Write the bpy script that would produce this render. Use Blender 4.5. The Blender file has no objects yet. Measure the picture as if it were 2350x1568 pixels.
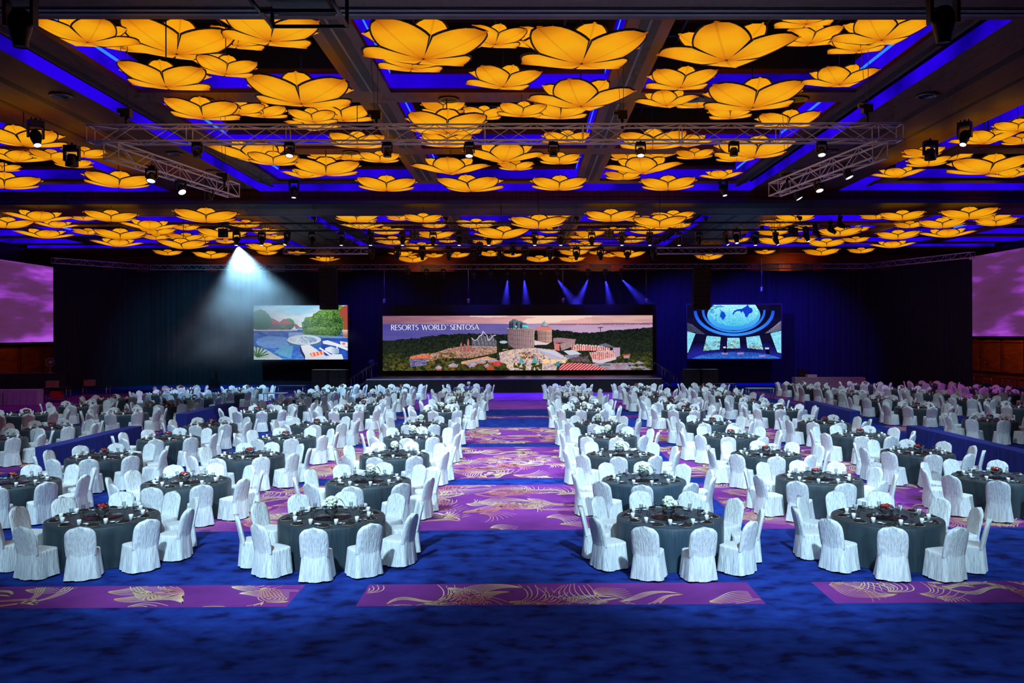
import bpy, bmesh, math, random
import numpy as np
from mathutils import Vector, Matrix, noise
C = bpy.context.scene.collection
S = bpy.context.scene
PI = math.pi
rnd = random.Random(7)

# ------------------------------------------------------------------ camera
F, CX, CY, H = 1900.0, 1225.0, 771.0, 4.15
YAW, ROLL = 0.0095, 0.003
fw = Vector((math.sin(YAW), math.cos(YAW), 0))
rt0 = Vector((math.cos(YAW), -math.sin(YAW), 0))
rt = rt0 * math.cos(ROLL) - Vector((0, 0, 1)) * math.sin(ROLL)
up = Vector((0, 0, 1)) * math.cos(ROLL) + rt0 * math.sin(ROLL)
cam = bpy.data.cameras.new('camera'); co = bpy.data.objects.new('camera', cam); C.objects.link(co)
cam.sensor_width = 36; cam.lens = 36 * F / 2350
cam.shift_x = -(CX - 1175) / 2350; cam.shift_y = (CY - 784) / 2350
cam.clip_end = 400
m = Matrix((rt, up, -fw)).transposed().to_4x4(); m.translation = (0, 0, H)
co.matrix_world = m
S.camera = co
def ray(px, py): return fw * F + rt * (px - CX) + up * (CY - py)
def P(px, py, d):
    r = ray(px, py); return Vector((0, 0, H)) + r * (d / r.y)
def PZ(px, py, z):
    r = ray(px, py); return Vector((0, 0, H)) + r * ((z - H) / r.z)
def pix(v):
    q = Vector(v) - Vector((0, 0, H)); d = q.dot(fw)
    return CX + F * q.dot(rt) / d, CY - F * q.dot(up) / d

# ------------------------------------------------------------------ helpers
def lin(c):
    return tuple(((x / 255) / 12.92 if x / 255 <= 0.04045 else ((x / 255 + 0.055) / 1.055) ** 2.4) for x in c)
class MB:
    def __init__(s): s.v = []; s.f = []; s.mi = []; s.sm = []
    def face(s, idx, mi=0, sm=False): s.f.append(tuple(idx)); s.mi.append(mi); s.sm.append(sm)
    def quad(s, a, b, c, d, mi=0, sm=False):
        n = len(s.v); s.v += [tuple(a), tuple(b), tuple(c), tuple(d)]; s.face((n, n + 1, n + 2, n + 3), mi, sm)
    def poly(s, pts, mi=0):
        n = len(s.v); s.v += [tuple(p) for p in pts]; s.face(range(n, n + len(pts)), mi)
    def box(s, lo, hi, mi=0):
        n = len(s.v); x0, y0, z0 = lo; x1, y1, z1 = hi
        s.v += [(x0, y0, z0), (x1, y0, z0), (x1, y1, z0), (x0, y1, z0), (x0, y0, z1), (x1, y0, z1), (x1, y1, z1), (x0, y1, z1)]
        for q in ((3, 2, 1, 0), (4, 5, 6, 7), (0, 1, 5, 4), (1, 2, 6, 5), (2, 3, 7, 6), (3, 0, 4, 7)): s.face([n + i for i in q], mi)
    def tube(s, a, b, r, seg=6, mi=0, r2=None, cap=True):
        a = Vector(a); b = Vector(b); d = (b - a)
        if d.length < 1e-6: return
        d.normalize(); u = d.orthogonal().normalized(); w = d.cross(u); r2 = r if r2 is None else r2
        n = len(s.v)
        for p, rr in ((a, r), (b, r2)):
            for k in range(seg):
                t = 2 * PI * k / seg; s.v.append(tuple(p + u * (rr * math.cos(t)) + w * (rr * math.sin(t))))
        for k in range(seg):
            k2 = (k + 1) % seg; s.face((n + k, n + k2, n + seg + k2, n + seg + k), mi, True)
        if cap: s.face([n + k for k in range(seg)][::-1], mi); s.face([n + seg + k for k in range(seg)], mi)
    def grid(s, rows, mi=0, sm=True, close=False):
        n = len(s.v); w = len(rows[0])
        for r in rows: s.v += [tuple(p) for p in r]
        for i in range(len(rows) - 1):
            for j in range(w if close else w - 1):
                k = (j + 1) % w
                s.face((n + i * w + j, n + i * w + k, n + (i + 1) * w + k, n + (i + 1) * w + j), mi, sm)
    def lathe(s, prof, seg=12, mi=0, c=(0, 0, 0), cap0=False, cap1=False):
        rows = [[(c[0] + r * math.cos(2 * PI * k / seg), c[1] + r * math.sin(2 * PI * k / seg), c[2] + z) for k in range(seg)] for r, z in prof]
        n = len(s.v); s.grid(rows, mi, True, True)
        if cap0: s.face([n + k for k in range(seg)][::-1], mi)
        if cap1: s.face([n + (len(prof) - 1) * seg + k for k in range(seg)], mi)
    def add(s, o, M, mi=None):
        n = len(s.v)
        A = np.array(o.v) if len(o.v) else np.zeros((0, 3))
        R = np.array(M.to_3x3()); T = np.array(M.translation)
        s.v += [tuple(x) for x in (A @ R.T + T)]
        s.f += [tuple(n + i for i in f) for f in o.f]; s.mi += o.mi if mi is None else [mi] * len(o.f); s.sm += o.sm
    def mesh(s, name, mats):
        me = bpy.data.meshes.new(name); me.from_pydata(s.v, [], s.f)
        for q in (mats if isinstance(mats, (list, tuple)) else [mats]): me.materials.append(q)
        me.polygons.foreach_set('material_index', s.mi); me.polygons.foreach_set('use_smooth', s.sm)
        if len(s.f) < 60000:
            q = bmesh.new(); q.from_mesh(me); bmesh.ops.recalc_face_normals(q, faces=q.faces[:]); q.to_mesh(me); q.free()
        me.update(); return me
    def build(s, name, mats, parent=None, **kw):
        return obj(name, s.mesh(name, mats), parent, **kw)
def obj(name, me, parent=None, label=None, cat=None, group=None, kind=None, loc=None, rz=None):
    o = bpy.data.objects.new(name, me); C.objects.link(o)
    if parent is not None: o.parent = parent
    tag(o, label, cat, group, kind)
    if loc is not None: o.location = loc
    if rz is not None: o.rotation_euler = (0, 0, rz)
    return o
def tag(o, label=None, cat=None, group=None, kind=None):
    for k, v in (('label', label), ('category', cat), ('group', group), ('kind', kind)):
        if v: o[k] = v
    return o
def thing(name, label, cat, loc=(0, 0, 0), rz=0, group=None): return obj(name, None, None, label, cat, group, None, loc, rz)
KIDS = {}
def kids(o):
    return KIDS.setdefault(o.name, list(o.children))
def dup(src, label, loc, rz=0, scale=None, group=None):
    r = src.copy(); C.objects.link(r); r.location = loc; r.rotation_euler = (0, 0, rz)
    if scale: r.scale = (scale,) * 3
    r['label'] = label
    if group: r['group'] = group
    for ch in kids(src):
        c = ch.copy(); C.objects.link(c); c.parent = r
        for g in kids(ch):
            e = g.copy(); C.objects.link(e); e.parent = c
    return r
used = {}
class Once:
    """hands out the first-built thing itself, then copies of it"""
    def __init__(s, src): s.src = src; s.first = True; kids(src); [kids(k) for k in src.children]
    def __call__(s, label, loc, rz=0, scale=None, group=None):
        if s.first:
            s.first = False; o = s.src; o.location = loc; o.rotation_euler = (0, 0, rz); o['label'] = label
            if scale: o.scale = (scale,) * 3
            if group: o['group'] = group
            return o
        return dup(s.src, label, loc, rz, scale, group)
ORD = ['', 'first', 'second', 'third', 'fourth', 'fifth', 'sixth', 'seventh', 'eighth', 'ninth', 'tenth', 'eleventh', 'twelfth', 'thirteenth', 'fourteenth', 'fifteenth', 'sixteenth', 'seventeenth', 'eighteenth', 'nineteenth', 'twentieth', 'twenty-first', 'twenty-second', 'twenty-third', 'twenty-fourth', 'twenty-fifth']

# ------------------------------------------------------------------ materials
def mat(name, col, rough=.6, metal=0, em=None, es=0, spec=None, coat=0):
    m = bpy.data.materials.new(name); m.use_nodes = True
    b = m.node_tree.nodes['Principled BSDF']
    b.inputs['Base Color'].default_value = (*lin(col), 1); b.inputs['Roughness'].default_value = rough; b.inputs['Metallic'].default_value = metal
    if spec is not None: b.inputs['Specular IOR Level'].default_value = spec
    if coat: b.inputs['Coat Weight'].default_value = coat
    if em: b.inputs['Emission Color'].default_value = (*lin(em), 1); b.inputs['Emission Strength'].default_value = es
    return m
def nodes(m): t = m.node_tree; return t, t.nodes, t.links, t.nodes['Principled BSDF']
def noise_node(t, scale, detail=4, vec=None, stretch=None, coord='Object', rough=.5):
    N, L = t.nodes, t.links
    tc = N.new('ShaderNodeTexCoord'); mp = N.new('ShaderNodeMapping'); L.new(tc.outputs[coord], mp.inputs[0])
    if stretch: mp.inputs['Scale'].default_value = stretch
    n = N.new('ShaderNodeTexNoise'); n.inputs['Scale'].default_value = scale; n.inputs['Detail'].default_value = detail; n.inputs['Roughness'].default_value = rough
    L.new(mp.outputs[0], n.inputs['Vector']); return n
def ramp(t, src, stops):
    r = t.nodes.new('ShaderNodeValToRGB'); e = r.color_ramp.elements
    while len(e) < len(stops): e.new(.5)
    for k, (p, c) in enumerate(stops): e[k].position = p; e[k].color = (*lin(c), 1)
    t.links.new(src, r.inputs[0]); return r
def bump(t, h, b, strength=.3, dist=.01):
    n = t.nodes.new('ShaderNodeBump'); n.inputs['Strength'].default_value = strength; n.inputs['Distance'].default_value = dist
    t.links.new(h, n.inputs['Height']); t.links.new(n.outputs[0], b.inputs['Normal'])
def mottled(name, stops, scale, stretch=None, rough=.9, detail=5, coord='Object', bs=0, bscale=60):
    m = mat(name, (128, 128, 128), rough); t, N, L, b = nodes(m)
    n = noise_node(t, scale, detail, stretch=stretch, coord=coord); r = ramp(t, n.outputs['Fac'], stops); L.new(r.outputs[0], b.inputs['Base Color'])
    if bs: n2 = noise_node(t, bscale, 3, stretch=stretch, coord=coord); bump(t, n2.outputs['Fac'], b, bs)
    return m
M = {}
M['blue'] = mottled('blue_carpet', [(.34, (12, 20, 76)), (.46, (21, 44, 124)), (.68, (30, 60, 150))], 2.3, (1, 1.4, 1), .95, 8, bs=.4, bscale=90)
M['blue'].node_tree.nodes['Principled BSDF'].inputs['Specular IOR Level'].default_value = .1
M['purple'] = mottled('purple_carpet', [(.3, (98, 38, 112)), (.7, (128, 54, 142))], .8, None, .95, 4, bs=.4, bscale=90)
M['purple'].node_tree.nodes['Principled BSDF'].inputs['Specular IOR Level'].default_value = .1
M['cream_line'] = mottled('cream_carpet_line', [(.38, (208, 122, 112)), (.6, (228, 200, 158))], .9, None, .95, 2)
M['wood'] = mottled('ceiling_wood', [(.3, (62, 25, 17)), (.7, (92, 40, 28))], 1.2, (6, .6, 1), .5, 5)
M['redwood'] = mottled('red_wood', [(.3, (72, 28, 14)), (.7, (110, 46, 20))], 1.0, (1, 1, 6), .45, 5)
M['panel'] = mottled('wall_panel_wood', [(.3, (78, 38, 14)), (.7, (124, 64, 22))], .8, (1, 1, 5), .5, 5)
M['black'] = mat('matte_black', (9, 9, 11), .6)
M['void'] = mat('ceiling_void_black', (5, 5, 8), .9)
M['case'] = mat('fixture_black', (14, 14, 17), .4)
M['groove'] = mat('groove_black', (12, 6, 6), .6)
M['rail'] = mat('track_rail_metal', (96, 100, 118), .35, .8)
M['alu'] = mat('truss_aluminium', (232, 228, 236), .5, .1)
M['darkalu'] = mat('dark_truss_metal', (74, 72, 80), .5, .25)
M['steel'] = mat('steel_leg', (150, 152, 160), .3, .9)
M['drape'] = mottled('black_drape', [(.3, (9, 10, 18)), (.7, (19, 21, 34))], .9, (6, 6, .3), .9, 3)
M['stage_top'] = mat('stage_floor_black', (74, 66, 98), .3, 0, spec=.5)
M['skirt_black'] = mottled('stage_skirt', [(.3, (8, 8, 14)), (.7, (14, 14, 22))], 2, (8, 8, .4), .8, 3)
M['edge'] = mat('stage_edge_trim', (170, 165, 190), .35, .4)
def cloth_mat(name, c0, c1, rough=.7, wr=.45):
    m = mat(name, c1, rough); t, N, L, b = nodes(m)
    n = noise_node(t, 3.2, 4, stretch=(14, 14, .9)); r = ramp(t, n.outputs['Fac'], [(.25, c0), (.6, c1)]); L.new(r.outputs[0], b.inputs['Base Color'])
    n2 = noise_node(t, 9, 5, stretch=(2, 2, .55), rough=.6); a = N.new('ShaderNodeMath'); a.operation = 'ADD'
    L.new(n.outputs['Fac'], a.inputs[0]); L.new(n2.outputs['Fac'], a.inputs[1]); bump(t, a.outputs[0], b, wr, .045)
    b.inputs['Sheen Weight'].default_value = .15
    return m
M['white_cloth'] = cloth_mat('white_crinkle_cover', (178, 188, 196), (232, 237, 240))
def stripe_cloth(name, c0, c1):
    m = mat(name, c1, .6); t, N, L, b = nodes(m)
    n = noise_node(t, 2.4, 3, stretch=(22, 1.2, 1)); r = ramp(t, n.outputs['Fac'], [(.35, c0), (.65, c1)]); L.new(r.outputs[0], b.inputs['Base Color'])
    b.inputs['Sheen Weight'].default_value = .08
    return m
M['slate'] = stripe_cloth('slate_tablecloth', (22, 38, 47), (36, 55, 66))
M['slate_blue'] = stripe_cloth('blue_slate_tablecloth', (28, 50, 66), (40, 66, 84))
M['cream_cloth'] = stripe_cloth('cream_tablecloth', (196, 180, 150), (220, 206, 178))
M['navy'] = mottled('navy_cloth', [(.3, (14, 28, 104)), (.7, (22, 40, 136))], 3, (6, 6, .6), .7, 4)
M['silver_cloth'] = cloth_mat('silver_grey_cover', (120, 112, 126), (150, 142, 156))
M['porcelain'] = mat('white_porcelain', (238, 242, 242), .25)
M['napkin'] = mat('black_napkin', (10, 11, 14), .7)
M['plate'] = mat('dark_plate', (28, 30, 34), .3)
M['rim'] = mat('cream_plate_rim', (214, 200, 178), .35)
M['susan'] = mat('dark_glass_turntable', (14, 24, 25), .15, 0, spec=.25)
M['leaf'] = mat('green_leaf', (34, 64, 26), .5)
M['hydrangea'] = mottled('white_hydrangea', [(.35, (206, 220, 190)), (.6, (240, 244, 230))], 30, None, .8, 3)
M['rose'] = mottled('red_rose', [(.4, (128, 16, 24)), (.65, (206, 60, 60))], 22, None, .6, 3)
def glass_mat(name, gl=.12, tint=(235, 242, 245)):
    m = bpy.data.materials.new(name); m.use_nodes = True; t = m.node_tree; N, L = t.nodes, t.links
    N.clear(); o = N.new('ShaderNodeOutputMaterial'); tr = N.new('ShaderNodeBsdfTransparent'); g = N.new('ShaderNodeBsdfGlossy'); mx = N.new('ShaderNodeMixShader')
    tr.inputs[0].default_value = (*lin(tint), 1); g.inputs['Roughness'].default_value = .04
    lw = N.new('ShaderNodeLayerWeight'); lw.inputs[0].default_value = .35
    ma = N.new('ShaderNodeMath'); ma.operation = 'MULTIPLY_ADD'; ma.inputs[1].default_value = .6; ma.inputs[2].default_value = gl
    L.new(lw.outputs['Fresnel'], ma.inputs[0]); L.new(ma.outputs[0], mx.inputs[0]); L.new(tr.outputs[0], mx.inputs[1]); L.new(g.outputs[0], mx.inputs[2]); L.new(mx.outputs[0], o.inputs[0])
    return m
M['glass'] = glass_mat('clear_glass', .2)
def emis(name, col, s, nosample=False):
    m = bpy.data.materials.new(name); m.use_nodes = True; t = m.node_tree; t.nodes.clear()
    e = t.nodes.new('ShaderNodeEmission'); o = t.nodes.new('ShaderNodeOutputMaterial'); e.inputs[0].default_value = (*lin(col), 1); e.inputs[1].default_value = s
    t.links.new(e.outputs[0], o.inputs[0])
    if nosample: m.cycles.emission_sampling = 'NONE'
    return m
M['cove'] = emis('blue_cove_painted_glow', (44, 0, 255), .8)  # cove and coffer panels emit themselves; strip light falling on them is painted in
_t = M['cove'].node_tree; _n = noise_node(_t, .35, 3); _r = ramp(_t, _n.outputs['Fac'], [(.35, (20, 0, 150)), (.6, (46, 0, 255))]); _t.links.new(_r.outputs[0], _t.nodes['Emission'].inputs[0])  # uneven strip brightness painted into the panel glow
M['cove_dim'] = emis('blue_cove_dim_glow', (40, 6, 205), .38, True)  # trough roof given a dim emission in place of light bounced onto it
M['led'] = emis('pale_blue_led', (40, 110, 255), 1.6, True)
M['lens_on'] = emis('lit_lens', (225, 245, 255), 5, True)
M['lens_tip'] = emis('dim_lit_lens', (220, 235, 255), 3, True)
M['lens_blue'] = emis('blue_lens', (60, 60, 255), 6, True)
M['lens_off'] = mat('dark_lens', (18, 20, 26), .35, 0, spec=.4)
# lamp fabric: glow painted into the emission, brightest mid-petal, dimmer at hub and tips
def petal_mat():
    m = bpy.data.materials.new('amber_lamp_fabric'); m.use_nodes = True; t = m.node_tree; N, L = t.nodes, t.links; N.clear()
    o = N.new('ShaderNodeOutputMaterial'); e = N.new('ShaderNodeEmission'); d = N.new('ShaderNodeBsdfDiffuse'); ad = N.new('ShaderNodeAddShader')
    tc = N.new('ShaderNodeTexCoord'); ln = N.new('ShaderNodeVectorMath'); ln.operation = 'LENGTH'; L.new(tc.outputs['Object'], ln.inputs[0])
    r = ramp(t, ln.outputs['Value'], [(0, (206, 108, 14)), (.2, (240, 148, 16)), (.5, (255, 178, 20)), (.74, (253, 164, 16)), (1.0, (176, 82, 8))])
    sp = N.new('ShaderNodeSeparateXYZ'); L.new(tc.outputs['Object'], sp.inputs[0]); ab = N.new('ShaderNodeMath'); ab.operation = 'ABSOLUTE'; L.new(sp.outputs[1], ab.inputs[0])
    r2 = ramp(t, ab.outputs[0], [(0, (232, 220, 200)), (.02, (255, 255, 255)), (.24, (255, 255, 255)), (.42, (226, 206, 190))]); mx = N.new('ShaderNodeMixRGB'); mx.blend_type = 'MULTIPLY'; mx.inputs[0].default_value = 1  # darker midrib fold and side edges painted into the glow
    L.new(r.outputs[0], mx.inputs[1]); L.new(r2.outputs[0], mx.inputs[2])
    L.new(mx.outputs[0], e.inputs[0]); e.inputs[1].default_value = .9
    d.inputs[0].default_value = (*lin((96, 66, 30)), 1); L.new(d.outputs[0], ad.inputs[0]); L.new(e.outputs[0], ad.inputs[1]); L.new(ad.outputs[0], o.inputs[0])
    return m
M['petal'] = petal_mat()
M['petal_edge'] = mat('lamp_petal_dark_edging', (26, 8, 10), .7)
# ------------------------------------------------------------------ setting: floor
XL, XR, YB, Y0, Z0, ZT = -41.0, 39.0, 76.0, -4.0, 11.5, 13.6
b = MB(); b.quad((XL, Y0, 0), (XR, Y0, 0), (XR, YB, 0), (XL, YB, 0))
floor = b.build('floor', M['blue'], kind='structure')
COLS = [(-2.63, 3.69), (-10.0, -3.69), (4.77, 11.1), (-16.9, -15.8), (16.1, 17.2), (-24.6, -18.3), (-32, -25.7), (-40.5, -33.1), (18.6, 24.9), (26, 32.3), (33.4, 38.8)]
ROWS = [(12.74, 13.86), (17.68, 23.06), (24.1, 30.9), (31.9, 37.5), (41.7, 42.9), (46.7, 52.6), (53.3, 60.6)]
def carpet(x0, x1, y0, y1):
    b = MB(); b.quad((x0, y0, .002), (x1, y0, .002), (x1, y1, .002), (x0, y1, .002), 0)
    if y0 < 45 and abs(x0 + x1) / 2 / max(y0, 1) < .75:
        ar = (x1 - x0) * (y1 - y0)
        for _ in range(int(ar * (1.9 if y0 > 14 else 2.1)) + 1):
            cx = rnd.uniform(x0, x1); cy = rnd.uniform(y0, y1); a = rnd.gauss(0, .6); Ln = rnd.uniform(.75, 1.7); fan = rnd.random() < .4; both = rnd.random() < .45; n = 7 if fan else 8; sd = rnd.choice((-1, 1)); bow = rnd.uniform(.2, .32) * Ln
            ca, sa = math.cos(a), math.sin(a)
            for k in range(n):
                hgt = bow * ((.1 + .2 * k) if not both else (.5 + .16 * (k // 2)) * (1 if k % 2 else -1)) * sd; last = None; ph = k / n
                for i in range(13):
                    t = i / 12
                    if fan: an = sd * (.15 + 1.3 * ph * t); u = Ln * .75 * t * math.cos(an) * (1 - .3 * ph * t) + Ln * .1; v = Ln * .75 * t * math.sin(an) - sd * .3 * math.sin(PI * t) * (1 - ph)
                    else: u = t * Ln; v = hgt * math.sin(PI * t) * (1 + .25 * math.sin(PI * 2 * t)) - .12 * sd * math.sin(2 * PI * t)
                    x = cx + (u - Ln / 2) * ca - v * sa; y = cy + (u - Ln / 2) * sa + v * ca
                    w = .0045 + .0045 * math.sin(PI * min(1, t * 1.05)) + .004 * (y0 > 20)
                    if last and all(x0 + .02 < q[0] < x1 - .02 and y0 + .02 < q[1] < y1 - .02 for q in ((x, y), last)):
                        dx, dy = x - last[0], y - last[1]; l = math.hypot(dx, dy) or 1; nx, ny = -dy / l, dx / l
                        b.quad((last[0] - nx * last[2], last[1] - ny * last[2], .004), (x - nx * w, y - ny * w, .004), (x + nx * w, y + ny * w, .004), (last[0] + nx * last[2], last[1] + ny * last[2], .004), 1)
                    last = (x, y, w)
    b.build('carpet_inlay', [M['purple'], M['cream_line']], floor, kind='structure')
for cx0, cx1 in COLS:
    for ry0, ry1 in ROWS:
        if (ry0 < 14 and cx0 > 12) or (cx1 < -12 and ry0 < 14): continue
        if cx1 - cx0 < 2 and ry0 < 24: continue
        carpet(cx0, cx1, ry0, ry1)

# ------------------------------------------------------------------ setting: ceiling
def bay_edges(cx): return [(cx - 10.65, cx - 4.2), (cx - 3.05, cx + 3.4), (cx + 4.5, cx + 11.0)]
BAYS = []
for cx in (-1.0, -30.3, 28.3):
    for oy0, oy1, rows in ((17.5, 41.9, [(18.9, 25.0), (26.05, 32.5), (33.5, 39.3)]), (46.2, 68.5, [(48.0, 54.2), (55.3, 61.2), (62.2, 66.2)])):
        BAYS.append((cx - 12.4, cx + 12.4, oy0, oy1, bay_edges(cx), rows))
holes = []
W = .75; WF = 1.9
for x0, x1, y0, y1, ce, ro in BAYS:
    holes += [(x0, x0 + W, y0, y1), (x1 - W, x1, y0, y1), (x0 + W, x1 - W, y1 - WF, y1), (x0 + W, x1 - W, y0, y0 + W)]
    holes += [(a, c, d, e) for a, c in ce for d, e in ro]
holes = [(max(a, XL), min(c, XR), d, e) for a, c, d, e in holes if a < XR and c > XL]
xs = sorted({XL, XR} | {h[i] for h in holes for i in (0, 1)}); ys = sorted({Y0, YB} | {h[i] for h in holes for i in (2, 3)})
b = MB()
for i in range(len(xs) - 1):
    for j in range(len(ys) - 1):
        mx, my = (xs[i] + xs[i + 1]) / 2, (ys[j] + ys[j + 1]) / 2
        if any(h[0] < mx < h[1] and h[2] < my < h[3] for h in holes): continue
        b.quad((xs[i], ys[j], Z0), (xs[i], ys[j + 1], Z0), (xs[i + 1], ys[j + 1], Z0), (xs[i + 1], ys[j], Z0), 0)
b.quad((XL, Y0, ZT), (XL, YB, ZT), (XR, YB, ZT), (XR, Y0, ZT), 1)
def sides2(b, h, z0, zs, zf, mi):
    x0, x1, y0, y1 = h
    b.quad((x0, y0, z0), (x0, y1, z0), (x0, y1, zs), (x0, y0, zs), mi); b.quad((x1, y1, z0), (x1, y0, z0), (x1, y0, zs), (x1, y1, zs), mi); b.quad((x0, y1, z0), (x1, y1, z0), (x1, y1, zf), (x0, y1, zf), mi)
def sides(b, h, z0, z1, mi, inset=0):
    x0, x1, y0, y1 = h; x0 -= inset; x1 += inset; y0 -= inset; y1 += inset
    b.quad((x0, y0, z0), (x0, y1, z0), (x0, y1, z1), (x0, y0, z1), mi); b.quad((x1, y1, z0), (x1, y0, z0), (x1, y0, z1), (x1, y1, z1), mi)
    b.quad((x0, y1, z0), (x1, y1, z0), (x1, y1, z1), (x0, y1, z1), mi); b.quad((x1, y0, z0), (x0, y0, z0), (x0, y0, z1), (x1, y0, z1), mi)
for x0, x1, y0, y1, ce, ro in BAYS:
    for a, c in ce:
        if a > XR or c < XL: continue
        for d, e in ro:
            sides(b, (a, c, d, e), Z0, Z0 + .14, 2); sides(b, (a, c, d, e), Z0 + .95, Z0 + 1.1, 2); b.quad((a, e - .003, Z0 + .56), (c, e - .003, Z0 + .56), (c, e - .003, Z0 + .72), (a, e - .003, Z0 + .72), 2); b.quad((a, e - .002, Z0 + .72), (c, e - .002, Z0 + .72), (c, e - .002, Z0 + 1.1), (a, e - .002, Z0 + 1.1), 1); sides(b, (a, c, d, e), Z0 + 1.1, ZT, 1)
            # service pipes up in the void
            for q in (.2, .45, .7, .88):
                yy = d + (e - d) * q; b.tube((a, yy, 13.1 + .15 * math.sin(q * 20)), (c, yy, 13.1 + .15 * math.sin(q * 20)), .05, 5, 3)
            for q in (.15, .5, .8):
                xx = a + (c - a) * q; b.tube((xx, d, 12.85), (xx, e, 12.85), .035, 5, 3); b.tube((xx, d + 1.3 + q, 12.85), (xx + .6, d + 1.3 + q, ZT), .03, 5, 3)
    # dark recessed tracks along the beams between the coffers
    for k in (0, 1):
        xa = ce[k][1] + .3; xb = ce[k + 1][0] - .3
        if xa > XR or xb < XL: continue
        for d, e in ro:
            b.box((xa, d + .1, Z0 - .004), (xb, e - .1, Z0 + .02), 4); b.box(((xa + xb) / 2 - .03, d + .1, Z0 - .012), ((xa + xb) / 2 + .03, e - .1, Z0), 5)
    for s, xe in ((1, x0 + W + .12), (-1, x1 - W - .12)):
        if XL < xe < XR: b.box((min(xe, xe + s * .22), y0 + 1, Z0 - .004), (max(xe, xe + s * .22), y1 - 1.2, Z0 + .02), 4)
for xa, xb in ((-17.9, -13.4), (11.4, 15.9)):
    for q, w in ((.36, .16), (.66, .3)):
        x = xa + (xb - xa) * (q if xa < 0 else 1 - q)
        for d, e in ((16.5, 41.8), (46.3, 69)): b.box((x - w / 2, d, Z0 - .005), (x + w / 2, e, Z0 + .02), 4)
ceil = b.build('ceiling', [M['wood'], M['void'], M['redwood'], mat('void_pipe_metal', (40, 40, 70), .5, .3), M['groove'], M['rail']], kind='structure')
tn = 0
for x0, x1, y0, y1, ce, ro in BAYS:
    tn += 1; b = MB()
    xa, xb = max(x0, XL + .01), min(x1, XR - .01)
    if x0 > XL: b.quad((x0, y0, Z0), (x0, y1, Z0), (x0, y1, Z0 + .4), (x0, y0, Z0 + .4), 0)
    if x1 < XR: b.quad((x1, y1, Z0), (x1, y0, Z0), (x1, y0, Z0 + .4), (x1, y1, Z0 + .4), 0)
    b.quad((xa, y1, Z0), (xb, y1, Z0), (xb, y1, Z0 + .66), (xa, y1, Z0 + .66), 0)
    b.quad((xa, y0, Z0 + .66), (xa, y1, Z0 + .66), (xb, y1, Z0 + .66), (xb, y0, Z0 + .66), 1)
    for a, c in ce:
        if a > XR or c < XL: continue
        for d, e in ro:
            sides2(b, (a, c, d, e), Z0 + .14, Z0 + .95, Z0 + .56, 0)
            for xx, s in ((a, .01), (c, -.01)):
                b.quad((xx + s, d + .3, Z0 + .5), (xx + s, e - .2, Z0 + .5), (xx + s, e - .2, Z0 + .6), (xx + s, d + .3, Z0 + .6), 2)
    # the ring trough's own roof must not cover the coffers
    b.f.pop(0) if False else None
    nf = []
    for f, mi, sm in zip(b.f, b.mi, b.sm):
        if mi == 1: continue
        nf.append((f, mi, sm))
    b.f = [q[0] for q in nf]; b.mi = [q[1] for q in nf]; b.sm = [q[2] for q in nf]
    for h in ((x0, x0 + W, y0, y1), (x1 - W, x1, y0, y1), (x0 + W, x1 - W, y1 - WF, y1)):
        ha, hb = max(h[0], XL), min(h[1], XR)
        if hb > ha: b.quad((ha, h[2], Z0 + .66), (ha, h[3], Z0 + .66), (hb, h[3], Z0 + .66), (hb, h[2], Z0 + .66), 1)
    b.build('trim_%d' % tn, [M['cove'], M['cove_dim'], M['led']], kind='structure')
# dropped cross beams with partition tracks
for n, (ya, yb) in enumerate(((11.0, 17.56), (41.92, 46.2))):
    z = 10.86; b = MB(); b.box((XL, ya, z), (XR, yb, Z0 - .002), 0)
    if n == 0:
        for q in (16.95, 17.17): b.box((XL, q, z - .03), (XR, q + .12, z - .001), 1)
        b.box((XL, 17.08, z - .012), (XR, 17.16, z - .001), 2); b.box((XL, 16.9, z - .012), (XR, 16.94, z - .001), 2)
    else:
        b.box((XL, ya - .03, z), (XR, ya - .001, z + .15), 1); b.box((XL, ya - .012, z + .3), (XR, ya - .001, z + .34), 2)
        b.box((XL, ya, z - .01), (XR, ya + 1.6, z - .001), 2); b.box((XL, yb - .25, z - .02), (XR, yb - .1, z - .001), 1)
    b.build('ceiling_beam', [M['wood'], M['rail'], M['groove']], kind='structure')
# end border and back wall
def panel_wall(name, pts):
    """pts: (x,y) start and end on the floor; height Z0; wooden panels with dark joints and a band of dark clerestory openings"""
    (xa, ya), (xb, yb) = pts; d = Vector((xb - xa, yb - ya, 0)); L = d.length; d.normalize(); nrm = Vector((d.y, -d.x, 0)) * WALL_SIDE
    b = MB(); p = lambda u, z, o=0: tuple(Vector((xa, ya, z)) + d * u + nrm * o)
    b.quad(p(0, 0), p(L, 0), p(L, Z0), p(0, Z0), 0)
    n = int(L / 3.1)
    for k in range(n):
        u = k * 3.1 + .25
        for z0, z1 in ((1.05, 3.4), (3.5, 6.6), (6.7, 9.7)):
            b.quad(p(u, z0, .06), p(u + 2.55, z0, .06), p(u + 2.55, z1, .06), p(u, z1, .06), 1)
            b.quad(p(u + 2.55, z0, .06), p(u + 2.55, z0, 0), p(u + 2.55, z1, 0), p(u + 2.55, z1, .06), 2); b.quad(p(u, z0, 0), p(u, z0, .06), p(u, z1, .06), p(u, z1, 0), 2)
        b.quad(p(u + .1, 9.95, .01), p(u + 2.1, 9.95, .01), p(u + 2.1, 10.75, .01), p(u + .1, 10.75, .01), 2)
    b.quad(p(0, .92, .08), p(L, .92, .08), p(L, 1.0, .08), p(0, 1.0, .08), 2)
    return b.build(name, [M['redwood'], M['panel'], M['groove']], kind='structure')
WALL_SIDE = 1; panel_wall('wall_back', ((XL, YB), (XR, YB)))
panel_wall('wall_left', ((XL, Y0), (XL, YB)))
WALL_SIDE = -1; panel_wall('wall_right', ((XR, Y0), (XR, YB)))
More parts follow.
